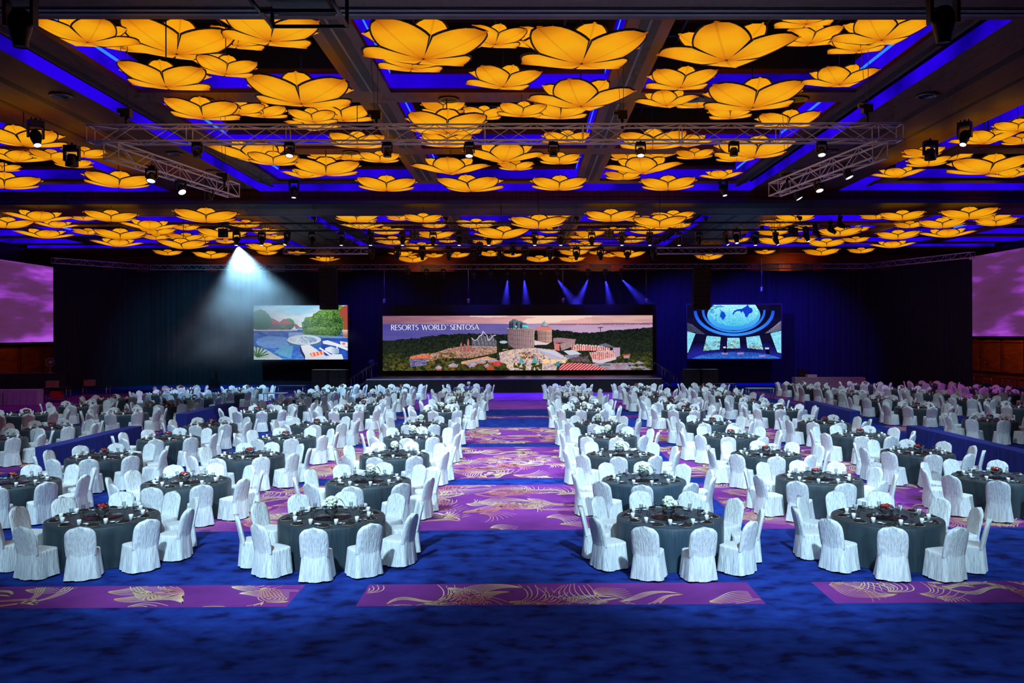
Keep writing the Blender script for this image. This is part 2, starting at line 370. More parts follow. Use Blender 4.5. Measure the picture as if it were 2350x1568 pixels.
b = MB(); b.quad((XL, Y0, 0), (XR, Y0, 0), (XR, Y0, Z0), (XL, Y0, Z0)); b.build('wall_front', M['panel'], kind='structure')
# downlights and ceiling speakers set in the beams
b = MB(); b.lathe([(.3, 0), (.34, -.02), (.27, -.05), (.2, .0), (.2, .08)], 20, 0); b.lathe([(.2, .0), (.001, .01)], 20, 1)
me_dl = b.mesh('ceiling_speaker', [M['rail'], M['case']])
spk = obj('ceiling_speaker', me_dl, None, 'x', 'ceiling speaker', 'round ceiling speakers'); sp1 = Once(spk)
def speaker_row(pts, where):
    for k, (px, py) in enumerate(sorted(pts)):
        v = PZ(px, py, Z0); sp1('round grey ceiling speaker, %s from the left on %s' % (ORD[k + 1], where), (v.x, v.y, Z0 - .012))
speaker_row([(140, 218), (466, 228), (1030, 227), (1352, 227), (1592, 226), (1832, 226), (2128, 218)], 'the first cross beam')
speaker_row([(400, 351), (490, 393), (805, 349), (1180, 349), (1625, 349), (1905, 347), (1837, 389)], 'the second cross beam')
speaker_row([(198, 451), (372, 452), (660, 451), (1100, 450), (1232, 450), (1448, 449), (1580, 449), (1966, 448), (2130, 447)], 'the end border of the first bays')
# ------------------------------------------------------------------ flower lamps
def petal(mb, az, R, h, wmax, tm, flare):
    """one boat-shaped fabric petal with a dark edging along its rim; unit lamp radius, hub at the origin"""
    n = len(mb.v); NT, NS = 12, 8; rows = []
    ca, sa = math.cos(az), math.sin(az)
    for i in range(NT + 1):
        t = i / NT
        if t < tm: w = wmax * (t / tm) ** .95
        else: q = (t - tm) / (1 - tm); w = wmax * max(0, 1 - q ** 1.75) ** .62
        r = R * t; zc = h * (t ** 1.45)
        row = []
        for j in range(NS + 1):
            s = j / NS * 2 - 1
            x = r - .10 * R * abs(s) ** 2 * (t ** 2) * .4; y = w * s
            z = zc + flare * (abs(s) ** 1.7) * (w / max(wmax, .01)) * (.35 + .65 * t) + .012 * (1 - min(1, abs(s) * 6)) * -1
            row.append((x * ca - y * sa, x * sa + y * ca, z))
        rows.append(row)
    mb.grid(rows, 0, True)
    edge = [r[0] for r in rows[1:]] + [r[-1] for r in rows[-2:0:-1]]
    rr = lambda p: .006 + .010 * min(1, max(0, (math.hypot(p[0], p[1]) - .3) / .3))
    for a, c in zip(edge, edge[1:]): mb.tube(a, c, rr(a), 4, 1, rr(c), cap=False)
def petals(k):
    if k < 4: return dict(az=k * PI / 2, R=1.0, h=.20, wmax=.39, tm=.42, flare=.085)
    return dict(az=(k - 4) * PI / 2 + PI / 4, R=.80, h=.255, wmax=.25, tm=.55, flare=.08)
lamp = thing('flower_lamp', 'x', 'lamp', group='amber fabric flower lamps')
for k in range(8):
    q = petals(k); az = q.pop('az'); mb = MB(); petal(mb, 0, **q)
    if k in (0, 4): me_p = mb.mesh('petal', [M['petal'], M['petal_edge']])
    o = obj('petal', me_p, lamp); o.rotation_euler = (0, 0, az)
b = MB(); b.lathe([(.001, -.014), (.022, -.008), (.03, .01), (.022, .03), (.018, .05)], 10); b.build('hub', M['petal_edge'], lamp)
b = MB(); b.tube((0, 0, .04), (0, 0, 1.25), .012, 5); b.build('hanging_rod', M['case'], lamp)
# far lamps, a few pixels high: petals in one mesh
b = MB()
for k in range(8): petal(b, **petals(k))
far_lamp = b.mesh('flower_lamp', [M['petal'], M['petal_edge']])
farl = obj('flower_lamp', far_lamp, None, 'x', 'lamp', 'amber fabric flower lamps')
lampN, lampF = Once(lamp), Once(farl)
# hub pixel, width in pixels, form: x = gap towards the viewer, + = petal towards the viewer, then turn in degrees
L1 = [(201,97,235,'+',14),(405,124,288,'x',4),(620,94,205,'x',6),(545,105,130,'x',5),(290,113,100,'x',0),(381,199,184,'x',-8),(518,170,129,'x',5),(691,238,231,'x',-6),(467,271,157,'x',-6),(547,262,110,'x',5),(606,268,102,'x',-5),(719,280,98,'x',-7),(787,276,133,'x',-6),(719,297,92,'+',5),(584,368,207,'+',14),(627,378,110,'x',0),(748,402,150,'x',0),(746,366,80,'x',3),(698,408,95,'+',10),(872,372,90,'x',0),(807,367,75,'x',0),
(971,135,274,'x',10),(945,158,153,'x',4),(1136,102,120,'x',10),(1334,146,291,'x',12),(1247,104,132,'x',8),(1155,199,152,'x',16),(1333,244,259,'+',-12),(1025,305,177,'x',2),(1024,336,115,'x',3),(1017,258,80,'x',0),(1107,272,95,'x',6),(1197,266,90,'x',7),(1286,270,130,'x',2),(1298,330,106,'x',5),(1156,370,196,'+',10),(1184,390,63,'x',0),(1284,376,94,'x',0),(1034,398,184,'+',-5),(887,438,133,'x',0),(1081,439,141,'x',-10),(1282,436,125,'x',3),(820,338,125,'x',0),
(1497,340,152,'x',2),(1580,335,110,'+',5),(1476,397,182,'+',-6),(1430,412,83,'x',0),(1533,436,125,'x',0),(1440,368,80,'x',0),(1510,362,72,'+',0),(1529,242,85,'+',-8),(1667,138,329,'+',-8),(1562,201,148,'x',12),(1850,55,122,'x',8),(1860,99,126,'x',14),(2023,92,238,'+',-14),(1971,116,122,'x',10),(1926,194,184,'+',-16),(1727,247,223,'x',8),(1600,245,60,'x',0),(1676,271,88,'x',0),(1805,293,136,'x',9),(1730,361,172,'x',9),(1690,370,92,'x',4),(1594,364,72,'x',0),(1655,410,102,'+',-12)]
L2 = [(54,334,160,'x',-14),(37,371,140,'+',10),(117,366,70,'x',0),(167,384,80,'x',-5),(193,361,60,'x',0),(272,430,146,'x',3),(10,432,150,'x',0),(5,392,60,'x',0)]
L3 = [(2258,329,155,'+',-14),(2129,381,90,'x',6),(2118,360,80,'x',6),(2194,366,68,'x',8),(2061,407,119,'+',-12),(2268,398,165,'x',10),(2320,407,110,'+',-10),(2345,330,60,'x',0),(2335,301,90,'x',4)]
L4 = [(90,508,143,'+',5),(191,506,60,'x',0),(13,523,110,'x',5),(129,523,95,'+',8),(102,547,126,'+',12),(255,508,109,'x',0),(344,527,128,'+',0),(201,538,62,'x',3),(276,549,121,'x',0),(269,566,112,'+',6),(361,538,77,'x',0),(426,528,58,'x',0),(473,510,136,'x',0),(424,552,77,'x',5),(470,552,60,'x',0),(358,550,60,'x',0),(421,571,104,'x',-8),(511,547,115,'x',0),(562,522,75,'x',4),(610,537,61,'x',0),(630,549,40,'x',0),(610,576,87,'x',4),(518,559,40,'x',0),(385,586,61,'x',0),(484,593,85,'x',0),(613,585,46,'x',0),(681,585,40,'x',0)]
L5 = [(746,600,70,'+',0),(818,510,100,'x',0),(916,506,58,'x',0),(971,510,85,'x',0),(829,525,109,'+',4),(887,538,78,'x',0),(996,523,58,'x',0),(1093,523,88,'x',0),(1000,547,82,'x',3),(1150,547,119,'x',8),(1262,506,105,'+',-8),(1235,524,129,'x',2),(1402,508,115,'x',0),(1460,508,60,'x',0),(1545,506,95,'x',0),(1262,535,50,'x',0),(1354,542,70,'x',0),(1407,535,60,'x',0),(1490,537,87,'x',6),(1514,522,120,'x',0),(901,561,83,'x',0),(1027,557,40,'x',0),(966,573,75,'x',3),(1119,562,73,'x',0),(1238,559,82,'x',0),(1337,552,60,'x',0),(1342,571,78,'x',0),(1449,557,68,'x',0),(925,588,70,'+',3),(947,602,72,'x',0),(996,591,44,'x',0),(1049,591,58,'x',0),(1126,588,58,'x',0),(1177,590,44,'x',0),(1238,601,68,'x',0),(1317,586,68,'x',0),(1313,601,60,'x',0),(1371,584,38,'x',0),(1442,591,75,'x',4),(1398,590,30,'x',0),(1557,523,60,'x',0),(1627,596,63,'x',0)]
L6 = [(1826,508,88,'x',0),(1788,520,80,'x',5),(1857,520,60,'x',0),(1775,540,72,'x',0),(1830,532,42,'x',0),(1693,556,52,'x',0),(1785,561,88,'x',0),(1846,556,50,'x',0),(2010,503,70,'x',0),(2071,505,95,'x',0),(1928,542,95,'x',0),(1966,532,55,'x',0),(1897,566,90,'x',0),(1964,556,58,'x',0),(2088,523,68,'x',0),(2224,503,120,'x',0),(2282,505,75,'x',0),(2163,523,100,'x',0),(2286,518,88,'x',0),(2061,549,97,'x',0),(2173,545,125,'+',4),(2049,569,100,'+',-4),(1756,583,45,'x',0),(1885,586,80,'x',0),(1976,581,58,'x',0)]
PLACED = []
def lamp_place(q):
    px, py, w, f, turn = q
    tr = math.radians(turn)
    best = None
    for z in [9.3 + .05 * k for k in range(-6, 60)]:
        d = (z - H) * F / (CY - py); k = 2.0 if f == '+' else 1.5
        R = w * d / F / k; R2 = min(1.78, max(.95, R)); zp = 10.4 if R2 > 1.4 else 10.85; e = abs(R2 - R) * 3 + (zp - z if z < zp else (z - zp) * .7); vv = P(px, py, d)
        for ox, oy, oz, oR in PLACED:
            hd = math.hypot(vv.x - ox, vv.y - oy); dz = abs(z - oz)
            if hd < .96 * max(R2, oR): e += 3
            if hd < .9 * (R2 + oR) and dz < .36 * max(R2, oR): e += 4 + 2 * (.9 * (R2 + oR) - hd)
        if z + .34 * R2 > 11.42 and not any(a + .9 * R2 < vv.x < c - .9 * R2 and q0 + .9 * R2 < vv.y < q1 - .9 * R2 for _, _, _, _, ce, ro in BAYS for a, c in ce for q0, q1 in ro): e += 2
        if abs(vv.y - 44.7) < R2 + .3: e += 2.5
        if 41.5 - R2 < vv.y < 46.6 + R2 and z + .3 * R2 > 10.84: e += 1
        if vv.y < 17.7 + R2 * .92: e += 2 + (17.7 + R2 - vv.y)
        if best is None or e < best[0]: best = (e, d, R2, z)
    v = P(px, py, best[1]); PLACED.append((v.x, v.y, v.z, best[2]))
    a = -math.atan2(v.x, v.y)           # azimuth of the sight line
    return v, best[2], -PI / 2 + a + tr + (0 if f == '+' else PI / 4)
def lamp_set(lst, where):
    pl = sorted([(lamp_place(q), q) for q in lst], key=lambda e: e[0][0].y)
    nrow = max(1, round(len(pl) / 7)); size = math.ceil(len(pl) / nrow)
    for i in range(nrow):
        row = sorted(pl[i * size:(i + 1) * size], key=lambda e: e[1][0])
        for k, ((v, R, rz), q) in enumerate(row):
            lab = '%s amber flower lamp, %s from the left, %s row back under %s' % ('large' if R > 1.4 else 'small', ORD[k + 1], ORD[i + 1], where)
            z = max(v.z, 8.5)
            (lampN if q[2] >= 84 else lampF)(lab, (v.x, v.y, z), rz, R)
    return pl
lamp_set(L1, 'the near centre bay'); lamp_set(L2, 'the near left bay'); lamp_set(L3, 'the near right bay')
lamp_set(L4, 'the far left bay'); lamp_set(L5, 'the far centre bay'); lamp_set(L6, 'the far right bay')

# ------------------------------------------------------------------ trusses
def truss(a, b_, label, size=.4, m='alu', pitch=.62):
    a = Vector(a); b_ = Vector(b_); d = (b_ - a); L = d.length; d.normalize(); sd = Vector((d.y, -d.x, 0)).normalized()
    t = thing('lighting_truss', label, 'truss', tuple((a + b_) / 2), 0, 'lighting trusses'); mid = (a + b_) / 2; h = size / 2
    cs = [(-h, -h), (h, -h), (h, h), (-h, h)]
    pt = lambda u, c: a - mid + d * u + sd * c[0] + Vector((0, 0, c[1]))
    for c in cs:
        b = MB(); b.tube(pt(0, c), pt(L, c), .025, 6); b.build('chord', M[m], t)
    b = MB(); n = max(2, int(L / pitch)); st = L / n
    for k in range(n):
        for i in range(4):
            c0, c1 = cs[i], cs[(i + 1) % 4]
            if (k + i) % 2: c0, c1 = c1, c0
            b.tube(pt(k * st, c0), pt((k + 1) * st, c1), .011, 4)
        if k % 4 == 0:
            for i in range(4): b.tube(pt(k * st, cs[i]), pt(k * st, cs[(i + 1) % 4]), .013, 4)
    for i in range(4): b.tube(pt(L, cs[i]), pt(L, cs[(i + 1) % 4]), .013, 4)
    b.build('lattice', M[m], t)
    return t
truss(P(208, 310, 21), P(2065, 306, 21), 'long silver box truss hanging across the near centre bay')
truss(P(255, 346, 20.6), P(536, 438, 26.5), 'silver box truss running back under the near left beam')
truss(P(2020, 344, 20.6), P(1778, 436, 26.5), 'silver box truss running back under the near right beam')
truss(P(505, 522, 44.7), P(1879, 519, 44.7), 'grey box truss under the far cross beam carrying moving heads', m='darkalu')
truss(P(745, 558, 50), P(1702, 556, 50), 'grey box truss behind the moving-head truss before the stage', m='darkalu')
truss(P(652, 576, 55), P(850, 576, 55), 'short grey truss over the left line array')
truss(P(1506, 576, 55), P(1712, 575, 55), 'short grey truss over the right line array')
truss(P(343, 614, 72), P(1990, 611, 72), 'long silver truss holding the black drape behind the stage')
truss(P(122, 598, 63.8), P(342, 614, 71.9), 'silver drape truss angled out to the left wall')
truss(P(1991, 611, 71.9), P(2232, 585, 59.6), 'silver drape truss angled out to the right wall')
truss(P(-90, 458, 38), P(160, 457, 38), 'black truss at the left edge under the near left bay', m='case')

# ------------------------------------------------------------------ moving heads
def make_head(lens):
    t = thing('moving_head_light', 'x', 'stage light', group='moving head lights')
    b = MB(); b.box((-.2, -.13, -.16), (.2, .13, .0)); b.tube((0, 0, 0), (0, 0, .08), .04, 6); b.tube((-.12, 0, 0), (-.12, 0, .09), .02, 5); b.tube((.12, 0, 0), (.12, 0, .09), .02, 5); b.build('base', M['case'], t)
    for s in (-1, 1):
        b = MB(); b.box((s * .2 - .025, -.07, -.52), (s * .2 + .025, .07, -.12)); b.build('yoke_arm', M['case'], t)
    hd = MB(); hd.lathe([(.001, .18), (.1, .18), (.15, .1), (.165, -.02), (.15, -.12), (.11, -.26), (.1, -.36)], 14, 0)
    o = hd.build('head', M['case'], t); o.location = (0, 0, -.46)
    l = MB(); l.lathe([(.1, -.345), (.001, -.345)], 14, 0, cap1=False); l2 = l.build('lens', M[lens], o)
    return t
def make_par(lens):
    t = thing('moving_head_light', 'x', 'stage light', group='moving head lights')
    b = MB(); b.box((-.2, -.13, -.16), (.2, .13, .0)); b.tube((0, 0, 0), (0, 0, .08), .04, 6); b.build('base', M['case'], t)
    for s in (-1, 1):
        b = MB(); b.box((s * .21 - .025, -.06, -.46), (s * .21 + .025, .06, -.1)); b.build('yoke_arm', M['case'], t)
    hd = MB(); hd.lathe([(.001, .16), (.11, .16), (.16, .08), (.18, -.06), (.18, -.2)], 14, 0)
    o = hd.build('head', M['case'], t); o.location = (0, 0, -.42)
    l = MB(); l.lathe([(.15, -.185), (.1, -.2), (.001, -.21)], 14, 0); l.build('lens', M[lens], o)
    return t
HK = {'tip': Once(make_head('lens_tip')), 'off': Once(make_head('lens_off')), 'par': Once(make_par('lens_on')), 'poff': Once(make_par('lens_off')), 'blue': Once(make_head('lens_blue'))}
def head(kind, v, label, tilt=0, rz=0, scale=1):
    """v: where the lens is; tilt of the head forward (degrees)"""
    drop = .66 if kind in ('par', 'poff') else .82
    o = HK[kind](label, (v.x, v.y, v.z + drop * scale), rz, scale)
    for ch in o.children:
        if ch.name.startswith('head'): ch.rotation_euler = (math.radians(tilt), 0, 0)
    return o
def heads(lst, d, where, scale=1, tilt=0):
    for k, q in enumerate(sorted(lst)):
        px, py, kind = q[:3]; tl = q[3] if len(q) > 3 else tilt; rz = q[4] if len(q) > 4 else 0
        head(kind, P(px, py, d if len(q) < 6 else q[5]), '%s moving-head light, %s from the left on %s' % ('lit black' if kind in ('tip', 'par') else 'blue-lit black' if kind == 'blue' else 'unlit black', ORD[k + 1], where), tl, rz, scale)
heads([(453, 362, 'poff'), (665, 362, 'par', -18), (889, 362, 'poff'), (1077, 362, 'par', -14), (1270, 361, 'poff'), (1470, 361, 'par', -14), (1684, 360, 'poff'), (1885, 360, 'par', -18)], 20.9, 'the near centre truss', .58)
heads([(348, 420, 'par', -20, 0, 21.8), (415, 447, 'par', -38, .9, 23.6), (479, 462, 'poff', 0, 0, 25.4)], 23, 'the near left side truss', .66)
heads([(1945, 412, 'par', -25, 1.0, 22.2), (1879, 442, 'par', -22, .3, 24), (1830, 460, 'par', -30, 1.2, 25.6)], 23, 'the near right side truss', .66)
heads([(675, 455, 'tip', -10), (1660, 451, 'tip', -18, .5)], 37.5, "the near bay's end border")
heads([(82, 340, 'tip', -30, .8), (165, 385, 'poff')], 25, 'the near left bay')
heads([(2135, 370, 'poff'), (2214, 338, 'tip', -30, -.8)], 27, 'the near right bay')
heads([(47, 108, 'off')], 15.4, 'the near beam, top left', 1.25); heads([(2165, 100, 'off')], 15.4, 'the near beam, top right', 1.25)
HT2 = [543, 601, 659, 717, 784, 851, 924, 994, 1054, 1122, 1227, 1287, 1358, 1427, 1491, 1558, 1604, 1665, 1733, 1780]
heads([(x, 564, 'off' if x in (717, 994, 1358, 1604) else 'tip', -12 if x not in (659, 1665, 1780) else -28, 0 if x not in (659, 1665, 1780) else (.9 if x > 1000 else -.7)) for x in HT2], 44.7, 'the far moving-head truss', .88)
heads([(x, 597, 'off', (15 if k % 2 else -15), .4 - k * .08) for k, x in enumerate((853, 912, 969, 1030, 1087, 1146, 1205, 1262, 1323, 1378, 1440, 1500))] + [(1101, 586, 'blue'), (1177, 586, 'blue')], 50, 'the truss behind the moving-head truss', .95)
heads([(1850, 556, 'tip', -25, .8), (1872, 549, 'off', -40, 1), (1906, 541, 'off', -50, 1.2), (1927, 530, 'off', -60, 1.4), (1690, 560, 'tip', -20)], 46, 'the beam under the far right bay')
BL = [937, 979, 1018, 1088, 1127, 1165, 1203, 1242, 1279, 1350, 1389, 1427]
heads([(x, 639, 'blue') for x in BL], 70.5, 'the drape truss above the stage', .95)
# four-lamp blinders
bl = thing('blinder_light', 'x', 'stage light', group='four-lamp blinders')
b = MB(); b.box((-.24, -.09, -.46), (.24, .09, .0)); b.tube((0, 0, 0), (0, 0, .22), .02, 5); b.build('housing', M['case'], bl)
for i in (-1, 1):
    for j in (-1, 1):
        b = MB(); b.lathe([(.09, 0), (.06, .02), (.001, .03)], 12); o = b.build('bulb', mat('blinder_glass', (70, 74, 80), .2), bl); o.rotation_euler = (PI / 2, 0, 0); o.location = (i * .115, -.091, -.23 + j * .115)
B1 = Once(bl)
for k, (x, y) in enumerate(((512, 525), (951, 528), (1398, 527), (1820, 523))):
    v = P(x, y, 44.4); B1('black four-lamp blinder, %s from the left on the far moving-head truss' % ORD[k + 1], (v.x, v.y, v.z))
# chain hoists
ho = thing('chain_hoist', 'x', 'hoist', group='chain hoists')
b = MB(); b.box((-.16, -.12, -.3), (.16, .12, .0)); b.tube((-.3, 0, -.05), (.05, 0, -.05), .09, 8); b.tube((0, 0, -.3), (0, 0, -.62), .05, 6); b.build('motor', M['case'], ho)
b = MB(); b.tube((.04, 0, 0), (.04, 0, 2.0), .012, 4); b.tube((-.06, 0, 0), (-.2, 0, 2.0), .01, 4); b.build('chain', M['darkalu'], ho)
HO = Once(ho)
for k, (x, y, d, w) in enumerate([(290, 250, 21, 'near centre truss'), (864, 255, 21, 'near centre truss'), (1428, 255, 21, 'near centre truss'), (1990, 240, 21, 'near centre truss'), (515, 398, 25.5, 'near left side truss'), (1806, 397, 25.5, 'near right side truss'), (512, 497, 44.7, 'far moving-head truss'), (722, 498, 44.7, 'far moving-head truss'), (1024, 498, 44.7, 'far moving-head truss'), (1324, 498, 44.7, 'far moving-head truss'), (1620, 497, 44.7, 'far moving-head truss'), (1836, 497, 44.7, 'far moving-head truss')]):
    v = P(x, y, d); hq = HO('black chain hoist, %s from the left above the %s' % (ORD[1 + sum(1 for q in [290, 864, 1428, 1990] if q < x)] if d == 21 else 'only one' if 24 < d < 26 else ORD[1 + sum(1 for q in (512, 722, 1024, 1324, 1620, 1836) if q < x)], w), tuple(v), 0, .74 if d < 30 else .58)
    for ch in hq.children:
        if ch.name.startswith('chain'): ch.scale.z = ((11.49 if d < 30 else 10.85) - v.z) / 2 / hq.scale.z
# hanging hooks over the screens
hk = thing('hoist_hook', 'x', 'hoist', group='hanging hoist hooks')
b = MB(); b.lathe([(.001, .25), (.12, .22), (.16, .1), (.1, -.02), (.16, -.1), (.07, -.2), (.001, -.22)], 10); b.build('hook_block', M['steel'], hk)
b = MB(); b.tube((0, 0, .2), (0, 0, 2.6), .022, 5); b.build('chain', M['steel'], hk)
HK2 = Once(hk)
for k, (x, y) in enumerate(((882, 692), (1075, 692), (1292, 691), (1483, 691), (1748, 664))):
    v = P(x, y, 68.5); HK2('steel hoist hook on a chain before the drape, %s from the left' % ORD[k + 1], tuple(v))
# big projector in a black cage, hanging at the near beam
pr = thing('projector', 'black projector in a hanging tube cage at the top of the near beam', 'projector', tuple(P(690, 12, 12.0)))
b = MB(); b.box((-.42, -.55, -.02), (.42, .35, .42)); b.build('body', M['black'], pr)
b = MB()
for k in range(7): b.box((-.33 + k * .1, -.56, .05), (-.27 + k * .1, -.552, .2))
b.build('vent', M['case'], pr)
b = MB(); b.lathe([(.1, 0), (.12, .12), (.1, .14), (.001, .13)], 16); o = b.build('lens', M['lens_off'], pr); o.rotation_euler = (-PI / 2, 0, 0); o.location = (.1, .34, .2)
b = MB(); X, Ya, Yb, Za, Zb = .56, -.75, .5, -.12, .6
for x in (-X, X):
    for y in (Ya, Yb): b.tube((x, y, Za - .03), (x, y, Zb + .6), .03, 8)
    for z in (Za, Zb): b.tube((x, Ya, z), (x, Yb, z), .03, 8)
for y in (Ya, Yb, -.1):
    for z in (Za,): b.tube((-X, y, z), (X, y, z), .03, 8)
b.tube((-X, Ya, Zb), (X, Ya, Zb), .03, 8); b.tube((-X, Yb, Zb), (X, Yb, Zb), .03, 8)
b.build('cage_frame', M['case'], pr)
# ------------------------------------------------------------------ round tables, covered chairs and place settings
def backrest_mesh(nu, nv):
    b = MB(); fr, bk = [], []
    for i in range(nv + 1):
        v = i / nv; z = .43 + .52 * v
        w = .232 + .012 * math.sin(PI * min(1, v * 1.1))
        if v > .68: q = (v - .68) / .32; w *= math.sqrt(max(.0, 1 - q ** 2.3))
        yb = -.225 - .115 * v ** 1.2; row_b, row_f = [], []
        for j in range(nu + 1):
            s = j / nu * 2 - 1; x = w * s; e = 1 - abs(s) ** 4; yb = -.232 - .11 * v ** 1.2
            th = .036 * e + .012
            row_b.append((x, yb - th + .02 * (1 - s * s) * -1 * .6, z + .004 * math.sin(9 * s)))
            row_f.append((x, yb + th + .02 * -(1 - s * s), z))
        fr.append(row_f); bk.append(row_b)
    rows = [fr[i] + bk[i][::-1] for i in range(nv + 1)]
    b.grid(rows, 0, True, True)
    n = len(b.v); w = len(rows[0]); b.face([n - w + k for k in range(w)], 0, True)
    return b
def rrect(t, hx, y0, y1, rad):
    """point at parameter t (0..1) of a rounded rectangle, corner flag"""
    per = [('b', hx * 2), ('r', y1 - y0), ('f', hx * 2), ('l', y1 - y0)]; L = sum(p[1] for p in per); u = (t % 1) * L
    cy = (y0 + y1) / 2; hy = (y1 - y0) / 2
    a = -PI / 2 - math.atan2(hx, hy) + t * 2 * PI
    c, s = math.cos(a), math.sin(a); p = 5.0
    r = 1 / ((abs(c / hx) ** p + abs(s / hy) ** p) ** (1 / p))
    return r * c, cy + r * s
def skirt_mesh(n, rows, seed):
    r = random.Random(seed); ph = [r.uniform(0, 6.28) for _ in range(4)]; b = MB(); R = []
    for z, k in rows:
        row = []
        for j in range(n):
            t = j / n; ang = t * 2 * PI
            hx = .232 + .05 * k; y0 = -.288 - .03 * k; y1 = .215 + .035 * k
            x, y = rrect(t, hx, y0, y1, .05)
            f = k * k * (.012 * math.sin(7 * ang + ph[0]) + .008 * math.sin(13 * ang + ph[1]) + .006 * math.sin(21 * ang + ph[2]))
            l = math.hypot(x, y) or 1
            row.append((x * (1 + f / l), y * (1 + f / l) if y < .2 else y, z + (k > .9) * .008 * math.sin(5 * ang + ph[3])))
        R.append(row)
    top = [[(p[0] * q, p[1] * q - .004, .478 + .012 * (1 - q)) for p in R[0]] for q in (.35, .75, .95)]
    allr = top + R
    b.grid(allr, 0, True, True); b.face(range(n)[::-1] if False else list(range(n)), 0, True)
    return b
SK = [(.468, .02), (.44, .06), (.33, .3), (.18, .65), (.03, 1.0)]
def make_chair(seed):
    t = thing('banquet_chair', 'x', 'chair', group='white covered banquet chairs')
    backrest_mesh(10, 14).build('backrest', M['white_cloth'], t)
    skirt_mesh(56, SK, seed).build('seat_skirt', M['white_cloth'], t)
    return t
leg_me = None
b = MB(); b.tube((0, 0, 0), (0, 0, .3), .016, 6); leg_me = b.mesh('leg', M['steel'])
CH = [make_chair(s) for s in (1, 2, 3)]
CHL = make_chair(4)
for x, y in ((-.19, -.235), (.19, -.235), (-.19, .17), (.19, .17)): obj('leg', leg_me, CHL, loc=(x, y, 0))
CH1 = [Once(c) for c in CH]; CHL1 = Once(CHL)
low = MB()
low.add(backrest_mesh(4, 7), Matrix()); low.add(skirt_mesh(14, [(.468, .02), (.3, .35), (.03, 1.0)], 9), Matrix())
# tablecloth
def cloth_mesh(seg, seed):
    r = random.Random(seed); ph = [r.uniform(0, 6.28) for _ in range(3)]; rows = []
    def ring(rad, z, fold):
        row = []
        for k in range(seg):
            a = 2 * PI * k / seg; f = fold * (.5 * math.sin(11 * a + ph[0]) + .35 * math.sin(17 * a + ph[1]) + .3 * math.sin(5 * a + ph[2]))
            row.append(((rad + f) * math.cos(a), (rad + f) * math.sin(a), z))
        return row
    for rad, z, f in ((.3, .762, 0), (.7, .762, 0), (.955, .762, 0), (.975, .755, 0), (.984, .735, .002), (.988, .62, .012), (.985, .4, .024), (.985, .18, .034), (.992, .008, .04)): rows.append(ring(rad, z, f))
    b = MB(); b.grid(rows, 0, True, True); b.face(list(range(seg)), 0, True); return b
tb_me = {}
for key in ('slate', 'slate_blue', 'cream_cloth'):
    tb_me[key] = [cloth_mesh(120, s).mesh('tablecloth', M[key]) for s in (1, 2)]
# centre pieces
def make_centre(kind):
    t = thing('flower_centrepiece', 'x', 'flower arrangement', group='flower centrepieces')
    b = MB(); b.lathe([(.075, 0), (.09, .01), (.05, .03), (.10, .07), (.125, .12), (.11, .17), (.09, .19)], 16, 0); b.build('glass_bowl', M['glass'], t)
    b = MB(); r = random.Random(5 if kind == 'w' else 8)
    if kind == 'w':
        for _ in range(46):
            a = r.uniform(0, 6.28); z = r.uniform(-1, 1); q = math.sqrt(1 - z * z); c = (.085 * q * math.cos(a), .085 * q * math.sin(a), .255 + .075 * z)
            b.lathe([(.001, -.028), (.024, -.014), (.028, 0), (.02, .02), (.001, .028)], 6, 0, c)
        b.lathe([(.001, -.07), (.07, -.03), (.075, .03), (.001, .07)], 10, 0, (0, 0, .255)); b.build('hydrangea_bloom', M['hydrangea'], t)
        b = MB()
        for q in range(9):
            x0 = .05 + .02 * q; z0 = .24 + .03 * q - .0042 * q * q; x1 = x0 + .02; z1 = .24 + .03 * (q + 1) - .0042 * (q + 1) ** 2
            w = .012 * math.sin(PI * (q + .6) / 10); b.quad((x0, -w + .02, z0), (x1, -w + .02, z1), (x1, w + .03, z1 + .004), (x0, w + .03, z0 + .004), 0, True)
        for a in (2.2, 3.6, 5.2): b.poly([(.05 * math.cos(a), .05 * math.sin(a), .17), (.12 * math.cos(a - .3), .12 * math.sin(a - .3), .19), (.17 * math.cos(a), .17 * math.sin(a), .17), (.12 * math.cos(a + .3), .12 * math.sin(a + .3), .2)])
        b.build('leaf', M['leaf'], t)
    else:
        for _ in range(11):
            a = r.uniform(0, 6.28); q = r.uniform(0, .075); c = (q * math.cos(a), q * math.sin(a), .15 + r.uniform(-.02, .035))
            b.lathe([(.001, -.03), (.03, -.01), (.034, .01), (.02, .026), (.001, .02)], 8, 0, c)
        b.build('rose_bloom', M['rose'], t)
    return t
CW, CR = Once(make_centre('w')), Once(make_centre('r'))
b = MB(); b.lathe([(.001, .012), (.35, .012), (.36, .008), (.35, .0)], 40, 0)
sus = b.build('turntable', M['susan'], None, label='x', cat='turntable', group='dark glass turntables'); SUS = Once(sus)
# place setting prototypes
b = MB(); b.lathe([(.001, .008), (.09, .008), (.118, .016)], 20, 0); b.lathe([(.118, .016), (.124, .017), (.118, .01), (.07, 0)], 20, 1); me_plate = b.mesh('plate', [M['plate'], M['rim']])
b = MB(); pts = [(-.085, -.05), (.085, -.05), (.085, .05), (-.085, .05)]
b.grid([[(-.09, -.05, 0), (0, -.058, .004), (.09, -.05, 0)], [(-.088, -.03, .022), (0, -.034, .034), (.088, -.03, .02)], [(-.084, .02, .024), (0, .022, .04), (.084, .02, .024)], [(-.088, .05, 0), (0, .056, .004), (.088, .05, 0)]], 0, True)
b.quad((-.09, -.05, 0), (-.088, -.03, .022), (-.084, .02, .024), (-.088, .05, 0)); b.quad((.09, -.05, 0), (.088, .05, 0), (.084, .02, .024), (.088, -.03, .02)); me_nap = b.mesh('napkin', M['napkin'])
